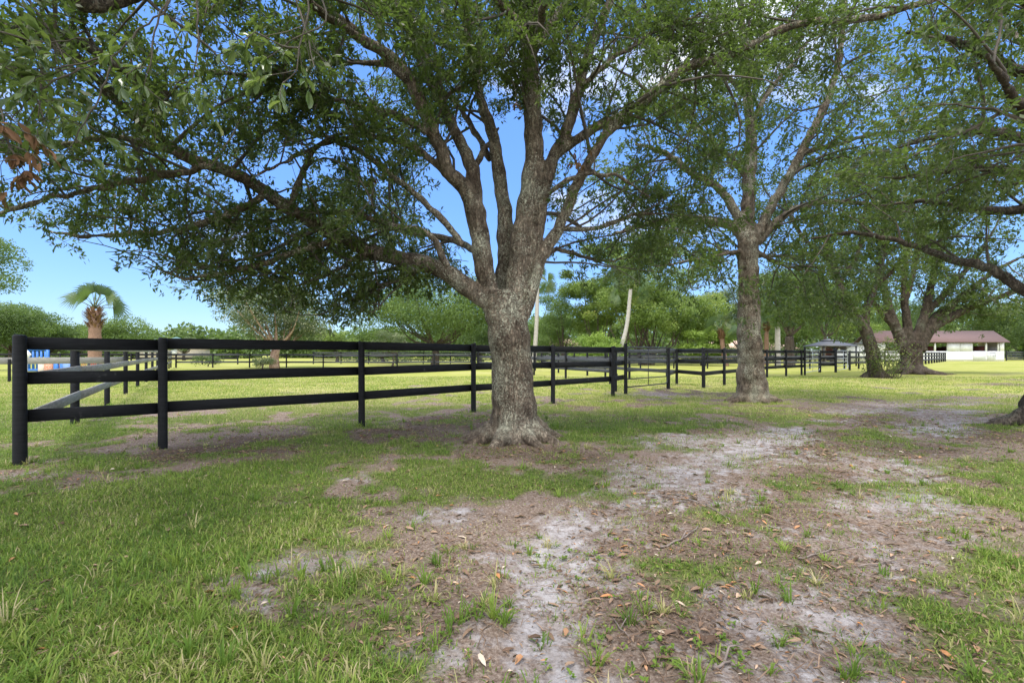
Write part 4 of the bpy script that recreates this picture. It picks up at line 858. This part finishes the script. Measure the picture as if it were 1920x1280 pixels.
# ------------------------------------------------------------------ barn, gazebo, houses
def box(name, a, b, m, parent): return MB().box(a, b).build(name, m, parent)
def barn():
    Z = 80.; X = lambda px: (px-960)/F*Z; zz = lambda py: EYE+(HOR-py)/F*Z
    root = empty('horse_barn', (X(1760), Z, 0), 'long white horse barn with brown shingle roof behind the widest oak', 'barn')
    x0, x1, D = X(1645), X(1883), 4.4; y0 = Z; e = zz(642); sill = zz(658); tk = .15
    # front wall: lower panels, piers between openings
    ops = [(1660, 1682), (1686, 1706), (1732, 1752), (1755, 1776), (1824, 1848), (1851, 1871), (1873, 1875)]
    m = MB(); m.box((x0, y0, 0), (x1, y0+tk, sill)); px = 1645
    for a, b in ops: m.box((X(px), y0, sill), (X(a), y0+tk, e)); px = b
    m.box((X(px), y0, sill), (x1, y0+tk, e))
    m.box((x1-tk, y0+tk, 0), (x1, y0+D, e)); m.box((x0, y0+tk, 0), (x0+tk, y0+D, e)); m.box((x0+tk, y0+D-tk, 0), (x1-tk, y0+D, e-.9))
    for k in range(11): m.box((x0, y0-.012, .25+k*.16), (x1, y0-.002, .25+k*.16+.145)) if .25+k*.16+.15 < sill else None
    m.build('wall', M['white'], root)
    rz = 5.05; oh = .4
    g = MB()
    for xx in (x0+.01, x1-tk-.01): g.add([(xx, y0, e), (xx, y0+D, e), (xx, y0+D/2, rz-.1), (xx+tk, y0, e), (xx+tk, y0+D, e), (xx+tk, y0+D/2, rz-.1)], [(0, 1, 4, 3), (1, 2, 5, 4), (2, 0, 3, 5)], [(0, 2, 1), (3, 4, 5)])
    g.build('gable', M['white'], root)
    def slab(ya, za, yb, zb, t=.12):
        return [(x0-oh, ya, za), (x1+oh, ya, za), (x1+oh, yb, zb), (x0-oh, yb, zb), (x0-oh, ya, za+t), (x1+oh, ya, za+t), (x1+oh, yb, zb+t), (x0-oh, yb, zb+t)], [(0, 3, 2, 1), (4, 5, 6, 7), (0, 1, 5, 4), (1, 2, 6, 5), (2, 3, 7, 6), (3, 0, 4, 7)]
    rf = MB(); V, Q = slab(y0-.6, e-.02, y0+D/2, rz); rf.add(V, Q); V, Q = slab(y0+D+.6, e-.02, y0+D/2+.002, rz-.001); rf.add(V, [q[::-1] for q in Q]); roof = rf.build('roof', M['shingle'], root)
    MB().box((x0-oh, y0-.66, e-.14), (x1+oh, y0-.603, e+.1)).build('fascia', M['whitetrim'], roof)
    mm = MB(); mm.tube([(X(1880), y0+D/2, rz), (X(1880), y0+D/2, rz+.55)], .05, 6); mm.build('vent_pipe', M['whitetrim'], roof)
    box('partition', (x0+tk+.02, y0+3.5, .02), (x1-tk-.02, y0+3.6, e-.75), M['redwood'], root)
    for px in (1708, 1753.5, 1800, 1849.5): box('partition', (X(px), y0+.2, .02), (X(px)+.08, y0+3.48, e-.6), M['redwood'], root)
    for a, b, n in [(1776.5, 1799, 1), (1800, 1823, 1), (1708, 1731, 1)]:
        sh = box('shutter', (X(a), y0-.06, sill+.02), (X(b), y0-.014, e-.05), M['whitetrim'], root); q = MB()
        for s0, s1 in (((a, sill+.1), (b, e-.15)),): q.board((X(s0[0]), y0-.075, s0[1]), (X(s1[0]), y0-.075, s1[1]), .1, .02)
        q.build('brace', M['white'], sh)
    for a, b in [(1824.5, 1847.5), (1851, 1866), (1687, 1705)]:
        dr = box('stall_door', (X(a), y0-.07, .15), (X(b), y0-.016, sill-.02), M['whitetrim'], root)
        q = MB(); q.board((X(a)+.05, y0-.085, .25), (X(b)-.05, y0-.085, sill-.15), .1, .02); q.board((X(a)+.05, y0-.092, sill-.15), (X(b)-.05, y0-.092, .25), .1, .01); q.build('brace', M['white'], dr)
    hb = MB(); hb.tube([(X(1852), y0-.12, sill-.2), (X(1866), y0-.12, sill-.2)], .03, 6)
    for k in range(5): hb.tube([(X(1853+k*3), y0-.12, sill-.22), (X(1853+k*3), y0-.12, sill-.95)], .025, 5)
    hb.build('hook_rack', M['galv'], root)
    # low wing at the left
    wa, wb = X(1567), X(1643)
    m = MB(); m.box((X(1592), y0+.5, 0), (wb, y0+.65, zz(645.5))); m.box((wa, y0+.5, 0), (X(1591), y0+.65, zz(658))); m.box((X(1576), y0+.5, zz(658)), (X(1579), y0+.65, zz(645))); m.box((wa, y0+4, 0), (wb, y0+4.15, zz(646)-.02)); m.build('wing_wall', M['white'], root)
    box('wing_roof', (wa-.6, y0-.1, zz(645.2)), (wb, y0+4.6, zz(642.8)), M['greyroof'], root)
    box('wing_partition', (wa, y0+2.5, .02), (X(1591), y0+2.6, zz(648)), M['redwood'], root)
barn()
def gazebo():
    Z = 50.; X = lambda px: (px-960)/F*Z; cx = X(1555); hw = 1.75; ez = 2.05
    root = empty('gazebo', (cx, Z, 0), 'grey two-tier canopy gazebo on dark posts between the far gates', 'gazebo')
    def hip(hw, z0, z1, top, name):
        V = [(cx-hw, Z-hw, z0), (cx+hw, Z-hw, z0), (cx+hw, Z+hw, z0), (cx-hw, Z+hw, z0), (cx-top, Z-top, z1), (cx+top, Z-top, z1), (cx+top, Z+top, z1), (cx-top, Z+top, z1)]
        V += [(x, y, z-.05) for x, y, z in V]
        Q = [(0, 1, 5, 4), (1, 2, 6, 5), (2, 3, 7, 6), (3, 0, 4, 7), (4, 5, 6, 7), (8, 12, 13, 9), (9, 13, 14, 10), (10, 14, 15, 11), (11, 15, 12, 8), (12, 15, 14, 13), (0, 8, 9, 1), (1, 9, 10, 2), (2, 10, 11, 3), (3, 11, 8, 0)]
        MB().add(V, Q).build(name, M['greyroof'], root)
    hip(hw, ez, ez+.5, .5, 'canopy'); hip(.6, ez+.56, ez+.74, .1, 'top_canopy')
    for sx in (-1, 1):
        for sy in (-1, 1): MB().box((cx+sx*hw*.93-.05, Z+sy*hw*.93-.05, 0), (cx+sx*hw*.93+.05, Z+sy*hw*.93+.05, ez-.06)).build('post', M['steel'], root)
gazebo()
def house(px0, px1, Z, eave, ridge, depth, roofm, wallm, label, nwin=3, hip=True, nm='house'):
    X = lambda px: (px-960)/F*Z; x0, x1 = X(px0), X(px1); root = empty(nm, ((x0+x1)/2, Z, 0), label, nm)
    MB().box((x0, Z, 0), (x1, Z+depth, eave)).build('wall', wallm, root)
    o = .6; dd = depth/2+o if hip else 0
    V = [(x0-o, Z-o, eave+.01), (x1+o, Z-o, eave+.01), (x1+o, Z+depth+o, eave+.01), (x0-o, Z+depth+o, eave+.01), (x0-o+dd*.9, Z+depth/2, ridge), (x1+o-dd*.9, Z+depth/2, ridge)]
    rf = MB().add(V, [(0, 1, 5, 4), (2, 3, 4, 5), (0, 3, 2, 1)], [(3, 0, 4), (1, 2, 5)]).build('roof', roofm, root)
    for k in range(nwin):
        xc = x0+(x1-x0)*(k+.5)/nwin; f = MB().box((xc-.55, Z-.06, .9), (xc+.55, Z-.004, 2.1)).build('window', M['whitetrim'], root)
        MB().box((xc-.45, Z-.075, 1.0), (xc+.45, Z-.063, 2.0)).build('pane', M['dark'], f)
house(1025, 1090, 88, 2.9, 4.6, 9, M['terracotta'], M['white'], 'white house with peach tiled roof glimpsed just right of the big oak trunk')
house(1315, 1500, 92, 2.1, 3.9, 10, M['terracotta'], M['beige'], 'low house with pale pink tiled roof behind the second oak', 5)
house(262, 340, 95, 2.3, 4.7, 9, M['tealroof'], M['beige'], 'building with pale teal hipped roof behind the left fence', 3, nm='stable')

# ------------------------------------------------------------------ show jumps at the left
def jumps():
    Z = 27.; X = lambda px: (px-960)/F*Z; g = 'show jumping equipment in the left paddock'
    r = empty('jump_standard', (X(72), Z, 0), 'tall blue wooden jump wing with vertical slats and open gaps', 'jump stand', g); x0, x1 = X(44), X(90)
    f = MB(); f.box((x0, Z, 0), (x0+.12, Z+.1, 1.55)); f.box((x1-.12, Z, 0), (x1, Z+.1, 1.55)); f.box((x0+.12, Z, 1.42), (x1-.12, Z+.1, 1.55)); f.box((x0+.12, Z, .25), (x1-.12, Z+.1, .38)); f.build('frame', M['blue'], r)
    for k in range(5): xx = x0+.22+k*.23; MB().box((xx, Z+.02, .38), (xx+.1, Z+.08, 1.42)).build('slat', M['blue'], r)
    for s in (x0, x1-.12): MB().box((s, Z-.4, 0), (s+.1, Z-.002, .1)).build('foot', M['blue'], r)
    c = (X(62), 26.6, 1.2)
    r = empty('diamond_marker', (c[0], c[1], 0), 'white diamond shaped panel leaning in front of the blue jump wing', 'marker', g)
    q = MB(); s = .30; q.add([(c[0]-s, c[1], c[2]), (c[0], c[1], c[2]-s), (c[0]+s, c[1], c[2]), (c[0], c[1], c[2]+s), (c[0]-s, c[1]+.03, c[2]), (c[0], c[1]+.03, c[2]-s), (c[0]+s, c[1]+.03, c[2]), (c[0], c[1]+.03, c[2]+s)],
          [(0, 1, 2, 3), (7, 6, 5, 4), (0, 4, 5, 1), (1, 5, 6, 2), (2, 6, 7, 3), (3, 7, 4, 0)]); q.build('panel', M['white'], r)
    MB().box((c[0]-.03, c[1]+.031, 0), (c[0]+.03, c[1]+.08, c[2]+.1)).build('stake', M['white'], r)
    Z = 25.; X = lambda px: (px-960)/F*Z
    r = empty('jump_wall', (X(85), Z, 0), 'beige and brick-patterned jump wall box beside the blue wing', 'jump wall', g)
    MB().box((X(71), Z, 0), (X(83), Z+.5, .78)).build('end_panel', M['beige'], r)
    o = MB().box((X(83)+.003, Z-.01, 0), (X(98), Z+.51, .8)).build('brick_panel', M['brick'], r)
    MB().box((X(70.5), Z-.03, .803), (X(98.5), Z+.53, .86)).build('cap', M['beige'], r)
    r = empty('jump_filler', (X(115), Z, 0), 'blue jump filler board with a pale blue end and dark gap', 'jump filler', g)
    MB().box((X(100), Z, 0), (X(108), Z+.08, .85)).build('panel', M['blue'], r); MB().box((X(112), Z, 0), (X(118), Z+.08, .85)).build('panel', M['blue'], r)
    MB().box((X(118)+.003, Z-.02, 0), (X(134), Z+.1, .92)).build('panel', M['paleblue'], r); MB().box((X(108)+.003, Z+.02, .7), (X(112)-.003, Z+.06, .82)).build('rail', M['blue'], r)
    for i, (px, lab) in enumerate([(158, 'red jump wing with slanted bars, nearer the palm'), (176, 'second red jump wing, directly in front of the palm trunk')]):
        x = X(px); r = empty('jump_standard', (x, Z, 0), lab, 'jump stand', g)
        MB().box((x-.3, Z, 0), (x-.24, Z+.06, 1.0)).build('upright', M['steel'], r); MB().box((x+.16, Z, 0), (x+.22, Z+.06, .95)).build('upright', M['steel'], r)
        for k in range(3): MB().board((x-.22+.1*k, Z+.03, .1), (x-.12+.1*k, Z+.03, .85), .12, .04).build('slat', M['red'], r)
        MB().box((x-.34, Z-.35, 0), (x-.2, Z-.002, .08)).build('foot', M['steel'], r)
jumps()

# ------------------------------------------------------------------ palms
def fan_palm(name, px, py_base, Z, top, rad, label, trunkmat, seed, lean=(0, 0), nf=16, fl=1.5, boots=True, crownlean=None, tilt=(-.5, 1.3)):
    r = np.random.default_rng(seed); x = (px-960)/F*Z; root = empty(name, (x, Z, 0), label, 'palm tree', 'palms in the background')
    b = np.array([x, Z, -.05]); tpp = np.array([x+lean[0], Z+lean[1], top]); mid = (b+tpp)/2+np.array([lean[0]*.22, 0, 0])
    p, v = spline([b, mid, tpp], [rad*1.15, rad, rad*.9], .15); v = v*(1+.05*np.sin(np.arange(len(v))*2.2)); MB().tube(p, v, 12).build('trunk', trunkmat, root, smooth=True)
    if boots:
        V = []; T = []; ti = []; n = 0
        for k in range(300):
            u = r.random(); z = top-1.5*rad*4*.6*u-.0; a = r.random()*6.28; d = np.array([math.cos(a), math.sin(a), 0]); s = np.array([-d[1], d[0], 0]); c = np.array([tpp[0], tpp[1], z])+d*rad*.8
            rr = rad*(.5+.7*math.sin(u*3.1)); q = c+d*rr+np.array([0, 0, .12+.25*r.random()]); w_ = .04
            V += [c-s*w_, c+s*w_, q+s*w_*.5, q-s*w_*.5]; T.append((n, n+1, n+2, n+3)); n += 4; ti += [r.random()]*4
        npmesh('old_leaf_bases', V, np.array(T), M['boots'], root, attrs={'tint': ti})
    V = []; T = []; ti = []; n = 0; st = MB()
    for k in range(nf):
        a = 2*np.pi*k/nf*2.4+r.normal(0, .2); el = tilt[0]+(tilt[1]-tilt[0])*(k+.5)/nf+r.normal(0, .08); d = np.array([math.cos(a)*math.cos(el), math.sin(a)*math.cos(el), math.sin(el)])
        L1 = fl*(.5+.15*r.random()); q0 = tpp+np.array([0, 0, .1]); q1 = q0+d*L1*.6+np.array([0, 0, .02]); q2 = q0+d*L1+np.array([0, 0, -.05]); st.tube([q0, q1, q2], [.03, .022, .015], 4)
        h = unit(q2-q1); s = unit(np.cross(h, [0, 0, 1.0])+1e-6); up = np.cross(s, h); ro = (r.integers(0, 2)*2-1)*(.7+.8*r.random()); s, up = s*math.cos(ro)+up*math.sin(ro), up*math.cos(ro)-s*math.sin(ro); t0 = r.random()*.7
        for j in range(26):
            th = (j/25-.5)*3.0; dv = unit(h*math.cos(th)+s*math.sin(th)+up*.18); Lb = fl*(.62-.1*abs(th)/2)*(.85+.2*r.random()); dr = np.array([0, 0, -1.0])
            m1 = q2+dv*Lb*.55; tip = q2+dv*Lb*.95+dr*Lb*.28; sv = unit(np.cross(dv, up))*Lb*.028
            V += [q2-sv*.3, q2+sv*.3, m1+sv, m1-sv, tip]; T += [(n, n+1, n+2), (n, n+2, n+3), (n+3, n+2, n+4)]; n += 5; ti += [min(1, max(0, t0+r.normal(0, .12)))]*5
    st.build('leaf_stalks', M['frond'], root, attrs={'tint': np.full(st.n, .9)})
    npmesh('fronds', V, np.array(T), M['frond'], root, attrs={'tint': ti})
fan_palm('fan_palm', 178, 700, 30, 3.95, .33, 'short thick fan palm with orange-brown trunk, left above the corner fence', M['palmtrunk'], 3, nf=12, fl=1.8, tilt=(.15, 1.4))
fan_palm('fan_palm', 1362, 690, 48, 3.5, .24, 'fan palm with ragged brown trunk just left of the second oak', M['palmtrunk'], 5, (-.5, 0), nf=18, fl=1.8)
fan_palm('fan_palm', 1437, 690, 52, 4.4, .23, 'reddish palm trunk immediately right of the second oak', M['palmtrunk'], 6, (0, 0), nf=16, fl=2.0)
fan_palm('fan_palm', 1458, 690, 51, 5.6, .26, 'tall pale grey palm trunk, right of the reddish one', M['greypalm'], 7, (0, 0), nf=16, fl=2.0, boots=False)
fan_palm('fan_palm', 1153, 690, 46, 7.4, .19, 'slender pale palm with a strongly curved trunk above the first gate', M['greypalm'], 8, (1.5, 0), nf=18, fl=2.0, boots=False)
fan_palm('fan_palm', 1001, 690, 52, 9.0, .22, 'slender white palm trunk rising close beside the big oak', M['greypalm'], 9, (.4, 0), nf=14, fl=2.0, boots=False)

# ------------------------------------------------------------------ background trees
def lobes_tree(seed, crown_r, crown_h, z0, leafm, barkm, n_lobe=16, n_leaf=7000, ls=.28, trunk_r=.25, open_=.35, white=0, trunks=1):
    """returns a list of (part name, verts, faces, material, attrs) about the origin"""
    r = np.random.default_rng(seed); tw = MB(); L_ = []; n_leaf = int(n_leaf*2.3); ls = ls*.78; n_lobe = int(n_lobe*1.5)
    zc = z0+crown_h*.5
    for k in range(n_lobe):
        a = r.random()*6.283; rad = crown_r*math.sqrt(r.random())*.78; zz_ = (r.random()*2-1)*.36*crown_h
        L_.append((np.array([rad*math.cos(a), rad*math.sin(a), zc+zz_*(1-.3*rad/crown_r)]), (.16+.2*r.random()**1.5)*crown_r))
    for q in range(trunks):
        b = np.array([.5*(q-(trunks-1)/2), 0, -.05]); fk = np.array([b[0]*1.5+r.normal(0, .2), r.normal(0, .2), z0*.75+.3])
        p, v = spline([b, (b+fk)/2+r.normal(0, .08, 3), fk], [trunk_r*1.25, trunk_r, trunk_r*.85], .3); tw.tube(p, v, 9)
        for c, rl in L_[q::trunks*2]:
            m = (fk+c)/2+np.array([0, 0, -.1*crown_h])+r.normal(0, .2, 3); p, v = spline([fk, m, c], [trunk_r*.42, trunk_r*.2, trunk_r*.04], .5); tw.tube(p, v, 5)
    cs = []; ts = []
    for c, rl in L_:
        k = int(n_leaf*rl**2/sum(x[1]**2 for x in L_)); d = unit(r.normal(0, 1, (k, 3))); rr = rl*(open_+(1-open_)*r.random((k, 1))**.6)*(1+.22*np.sin(d[:, :1]*7+c[0])*np.cos(d[:, 1:2]*6+c[1]))
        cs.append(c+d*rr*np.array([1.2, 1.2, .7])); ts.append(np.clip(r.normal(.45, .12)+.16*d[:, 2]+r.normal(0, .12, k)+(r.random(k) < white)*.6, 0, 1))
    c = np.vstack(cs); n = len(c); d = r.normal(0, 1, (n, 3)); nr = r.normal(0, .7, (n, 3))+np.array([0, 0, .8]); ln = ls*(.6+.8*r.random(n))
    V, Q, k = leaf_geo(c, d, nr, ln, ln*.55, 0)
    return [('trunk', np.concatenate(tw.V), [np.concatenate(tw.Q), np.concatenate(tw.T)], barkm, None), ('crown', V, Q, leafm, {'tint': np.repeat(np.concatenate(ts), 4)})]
def place_tree(name, px, Z, label, spec, group='trees in the background', cat='tree', sc=(1, 1, 1), rz=0):
    root = empty(name, ((px-960)/F*Z, Z, 0), label, cat, group)
    if name not in protos or protos[name][0] != spec['seed']:
        parts = [npmesh(a, V, f, m, root, smooth=(a == 'trunk'), attrs=at, local=True) for a, V, f, m, at in lobes_tree(**spec)]
        protos[name] = (spec['seed'], parts)
    root.rotation_euler.z = rz; root.scale = sc
    return root
protos = {}
T_ = lambda seed, R_, H, z0, lm='far1', bm='bark3', **k: dict(seed=seed, crown_r=R_, crown_h=H, z0=z0, leafm=M[lm], barkm=M[bm], **k)
BT = [
 # name, px, Z, label, spec
 ('broadleaf_tree', 20, 66, 'tall bright green tree at the far left edge behind the corner post', T_(101, 6.5, 7.2, 1.8, 'far1', n_leaf=9000)),
 ('broadleaf_tree', 95, 72, 'rounded mid green tree between the left edge and the short palm', T_(102, 6, 5.6, 1.4, 'far1', n_leaf=8000)),
 ('broadleaf_tree', -55, 60, 'dark green tree cut by the left edge of the photo', T_(103, 5.5, 7.5, 1.6, 'far4', n_leaf=7000)),
 ('broadleaf_tree', 150, 76, 'lower dull green tree right behind the short palm', T_(104, 5, 4.6, 1.2, 'far4', n_leaf=6000)),
 ('broadleaf_tree', 232, 62, 'flat topped airy tree just right of the short palm', T_(105, 4.8, 4.2, 1.6, 'far1', n_leaf=5000, open_=.6)),
 ('broadleaf_tree', -60, 34, 'tree at the left edge with foliage hanging above the horizon', T_(119, 4.2, 6.5, 4.4, 'far1', n_leaf=7000, ls=.2)),
 ('date_palm_clump', 345, 88, 'small pale palm clump left of the paperbark tree', T_(106, 2.6, 3.0, 1.4, 'far3', n_leaf=2500)),
 ('paperbark_tree', 515, 41, 'paperbark tree with pinkish trunk and pale flowers beyond the left paddock', T_(107, 5.4, 5.6, 1.9, 'far3', 'paperbark', n_leaf=15000, ls=.19, trunk_r=.36, white=.16, open_=.3, n_lobe=26)),
 ('small_tree', 632, 70, 'small bright green round tree right of the paperbark', T_(108, 3.4, 3.6, .9, 'far2', n_leaf=5000)),
 ('broadleaf_tree', 722, 64, 'low olive green tree between the small bright tree and the spreading one', T_(109, 4.4, 4.4, .6, 'far1', n_leaf=6000)),
 ('spreading_tree', 815, 52, 'wide spreading light green tree directly left of the big oak trunk', T_(110, 8, 7.2, 2.4, 'far1', n_leaf=17000, trunk_r=.4, n_lobe=26)),
 ('broadleaf_tree', 900, 68, 'dark green tree just behind the left side of the big oak trunk', T_(111, 5, 5.5, .8, 'far4', n_leaf=7000)),
 ('cypress_tree', 1055, 62, 'olive brown feathery tree right of the big oak trunk', T_(112, 4.0, 11, 1.6, 'far1', n_leaf=9000, ls=.22)),
 ('broadleaf_tree', 1120, 58, 'yellow-green tree behind the curved slender palm', T_(113, 4.8, 15, 1.4, 'far2', n_leaf=14000)),
 ('broadleaf_tree', 1212, 52, 'large yellow-green tree above the first gate', T_(114, 5.5, 14.5, 1.2, 'far2', n_leaf=15000, trunk_r=.3, trunks=3, n_lobe=26)),
 ('broadleaf_tree', 1300, 60, 'bushy light green tree between the first gate and the ragged palm', T_(115, 5.2, 9.5, .8, 'far2', n_leaf=10000)),
 ('lime_shrub', 1318, 50, 'lime green shrub in front of the low pink-roofed house', T_(116, 2.6, 3.4, .5, 'far5', n_leaf=5000)),
 ('broadleaf_tree', 1265, 74, 'tall olive tree rising behind the bushy light green one', T_(117, 6.5, 18, 1.5, 'far2', n_leaf=10000)),
 ('broadleaf_tree', 1390, 78, 'tall grey-green tree behind the second oak trunk', T_(118, 6.5, 13, 1.4, 'far3', n_leaf=10000)),
 ('broadleaf_tree', 1020, 78, 'tall dark tree partly hidden behind the big oak trunk', T_(120, 6, 8.5, 1.2, 'far1', n_leaf=9000)),
 ('broadleaf_tree', 1490, 70, 'dense mid green tree left of the gazebo', T_(121, 5.5, 10, .9, 'far1', n_leaf=10000)),
 ('broadleaf_tree', 1560, 76, 'tall green tree directly behind the gazebo', T_(122, 6, 11, 2.4, 'far2', n_leaf=10000)),
 ('broadleaf_tree', 1625, 98, 'tree rising over the left wing of the barn', T_(123, 7, 12, 2.2, 'far1', n_leaf=9000)),
 ('broadleaf_tree', 1700, 104, 'tall tree behind the middle of the barn roof', T_(124, 7.5, 13, 2.2, 'far4', n_leaf=9000)),
 ('broadleaf_tree', 1790, 100, 'leafy tree above the barn roof, right of the widest oak', T_(125, 7.5, 11.5, 2.4, 'far1', n_leaf=9000)),
 ('broadleaf_tree', 1870, 98, 'tree behind the right end of the barn roof', T_(126, 7, 11, 2.0, 'far4', n_leaf=9000)),
 ('broadleaf_tree', 1950, 92, 'dark green tree right of the barn above the dark fence', T_(127, 7.5, 12, .8, 'far4', n_leaf=10000)),
 ('broadleaf_tree', 1480, 45, 'oak-like tree with thick grey trunk just left of the middle gate', T_(128, 4, 6.5, 3.4, 'far1', n_leaf=8000, trunk_r=.42)),
 ('broadleaf_tree', 1545, 58, 'slim leaning tree behind the gazebo canopy', T_(129, 3.4, 7, 4, 'far2', n_leaf=5000, trunk_r=.22)),
 ('feathery_shrub', 1125, 46, 'feathery bright green shrub left of the curved palm', T_(130, 3.2, 3.0, .4, 'far5', n_leaf=6000, ls=.2)),
 ('broadleaf_tree', 1440, 95, 'tall hazy tree filling the gap right of the second oak', T_(131, 7, 12.5, 1, 'far2', n_leaf=9000)),
 ('broadleaf_tree', 1170, 84, 'tall tree behind the slender curved palm', T_(132, 7, 18, 1, 'far2', n_leaf=9000)),
 ('small_shrub', 392, 46, 'low dark shrub in the field left of the paperbark', T_(133, 1.5, .9, .15, 'far4', n_leaf=900, ls=.14, trunk_r=.05)),
 ('small_shrub', 492, 39, 'low pale shrub beside the foot of the paperbark', T_(134, 1.1, .8, .15, 'far3', n_leaf=900, ls=.12, trunk_r=.05)),
 ('small_tree', 735, 45, 'small thin tree in the far paddock left of the big oak', T_(135, 1.8, 2.6, 1.0, 'far3', n_leaf=2200, ls=.14, trunk_r=.09)),
]
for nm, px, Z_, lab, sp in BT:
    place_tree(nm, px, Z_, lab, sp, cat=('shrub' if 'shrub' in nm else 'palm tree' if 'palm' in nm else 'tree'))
# hedge and distant wood
def wood_mass():
    r = np.random.default_rng(77); cs = []; 
    for x in np.arange(-190, 230, 2.2):
        y = 125+r.random()*30; hh = (5.5 if x < -20 else 10)+r.random()*4; n = 520
        d = unit(r.normal(0, 1, (n, 3))); cs.append(np.array([x+r.normal(0, 1), y, hh*.5])+d*np.array([4.5, 3.5, hh*.5])*(.75+.3*r.random((n, 1))))
    c = np.vstack(cs); n = len(c); c[:, 2] = np.abs(c[:, 2]); ln = 1.1*(.6+.8*r.random(n)); V, Q, k = leaf_geo(c, r.normal(0, 1, (n, 3)), r.normal(0, .7, (n, 3))+np.array([0, -.5, .6]), ln, ln*.6)
    tag(npmesh('distant_wood', V, Q, M['far1'], attrs={'tint': np.repeat(np.clip(r.normal(.4, .2, n), 0, 1), 4)}), 'distant wooded line beyond the paddocks', 'wood', kind='stuff')
wood_mass()
def hedge(p0, p1, h, w_, n, lm, label):
    r = np.random.default_rng(int(h*100)+n); t = r.random(n); a = np.array(p0); b = np.array(p1); base = a+(b-a)*t[:, None]
    c = np.stack([base[:, 0]+r.normal(0, w_*.4, n), base[:, 1]+r.normal(0, w_*.4, n), h*r.random(n)**.7*(1+.2*np.sin(base[:, 0]*1.7))], 1); ln = .22*(.6+.8*r.random(n))
    V, Q, k = leaf_geo(c, r.normal(0, 1, (n, 3)), r.normal(0, .7, (n, 3))+np.array([0, -.4, .6]), ln, ln*.6)
    tag(npmesh('hedge', V, Q, M[lm], attrs={'tint': np.repeat(np.clip(r.normal(.45, .2, n), 0, 1), 4)}), label, 'hedge')
hedge((3, 66), (42, 68), 2.0, 1.4, 16000, 'far4', 'long dark clipped hedge under the background trees right of the big oak')
hedge((-26, 74), (-4, 72), 1.9, 1.4, 8000, 'far1', 'low green hedge line left of the big oak')

# shoots round the leaning oak
r = np.random.default_rng(41); root = empty('leafy_bush', (18.75, 24.1, 0), 'loose leafy shoots growing round the foot of the leaning oak', 'bush'); m = MB(); lp = []; ld = []
for k in range(42):
    a = r.random()*6.28; b = np.array([18.75+.75*math.cos(a)*r.random()**.5, 24.2+.5*math.sin(a), 0]); d = unit(np.array([r.normal(0, .28), r.normal(0, .25), 1.0])); h = .8+1.5*r.random()
    q = [b, b+d*h*.5, b+d*h+r.normal(0, .08, 3)]; m.tube(q, [.014, .01, .004], 4)
    for j in range(42): lp.append(b+d*h*(.25+.8*r.random())+r.normal(0, .1, 3)); ld.append(r.normal(0, 1, 3))
m.build('stems', M['twig'], root); lp = np.array(lp); n = len(lp); ln = .11*(.6+.7*r.random(n)); V, Q, k = leaf_geo(lp, np.array(ld), r.normal(0, .7, (n, 3))+np.array([0, 0, .8]), ln, ln*.45)
npmesh('leaves', V, Q, M['leaf'], root, attrs={'tint': np.repeat(np.clip(r.normal(.6, .15, n), 0, 1), 4)})
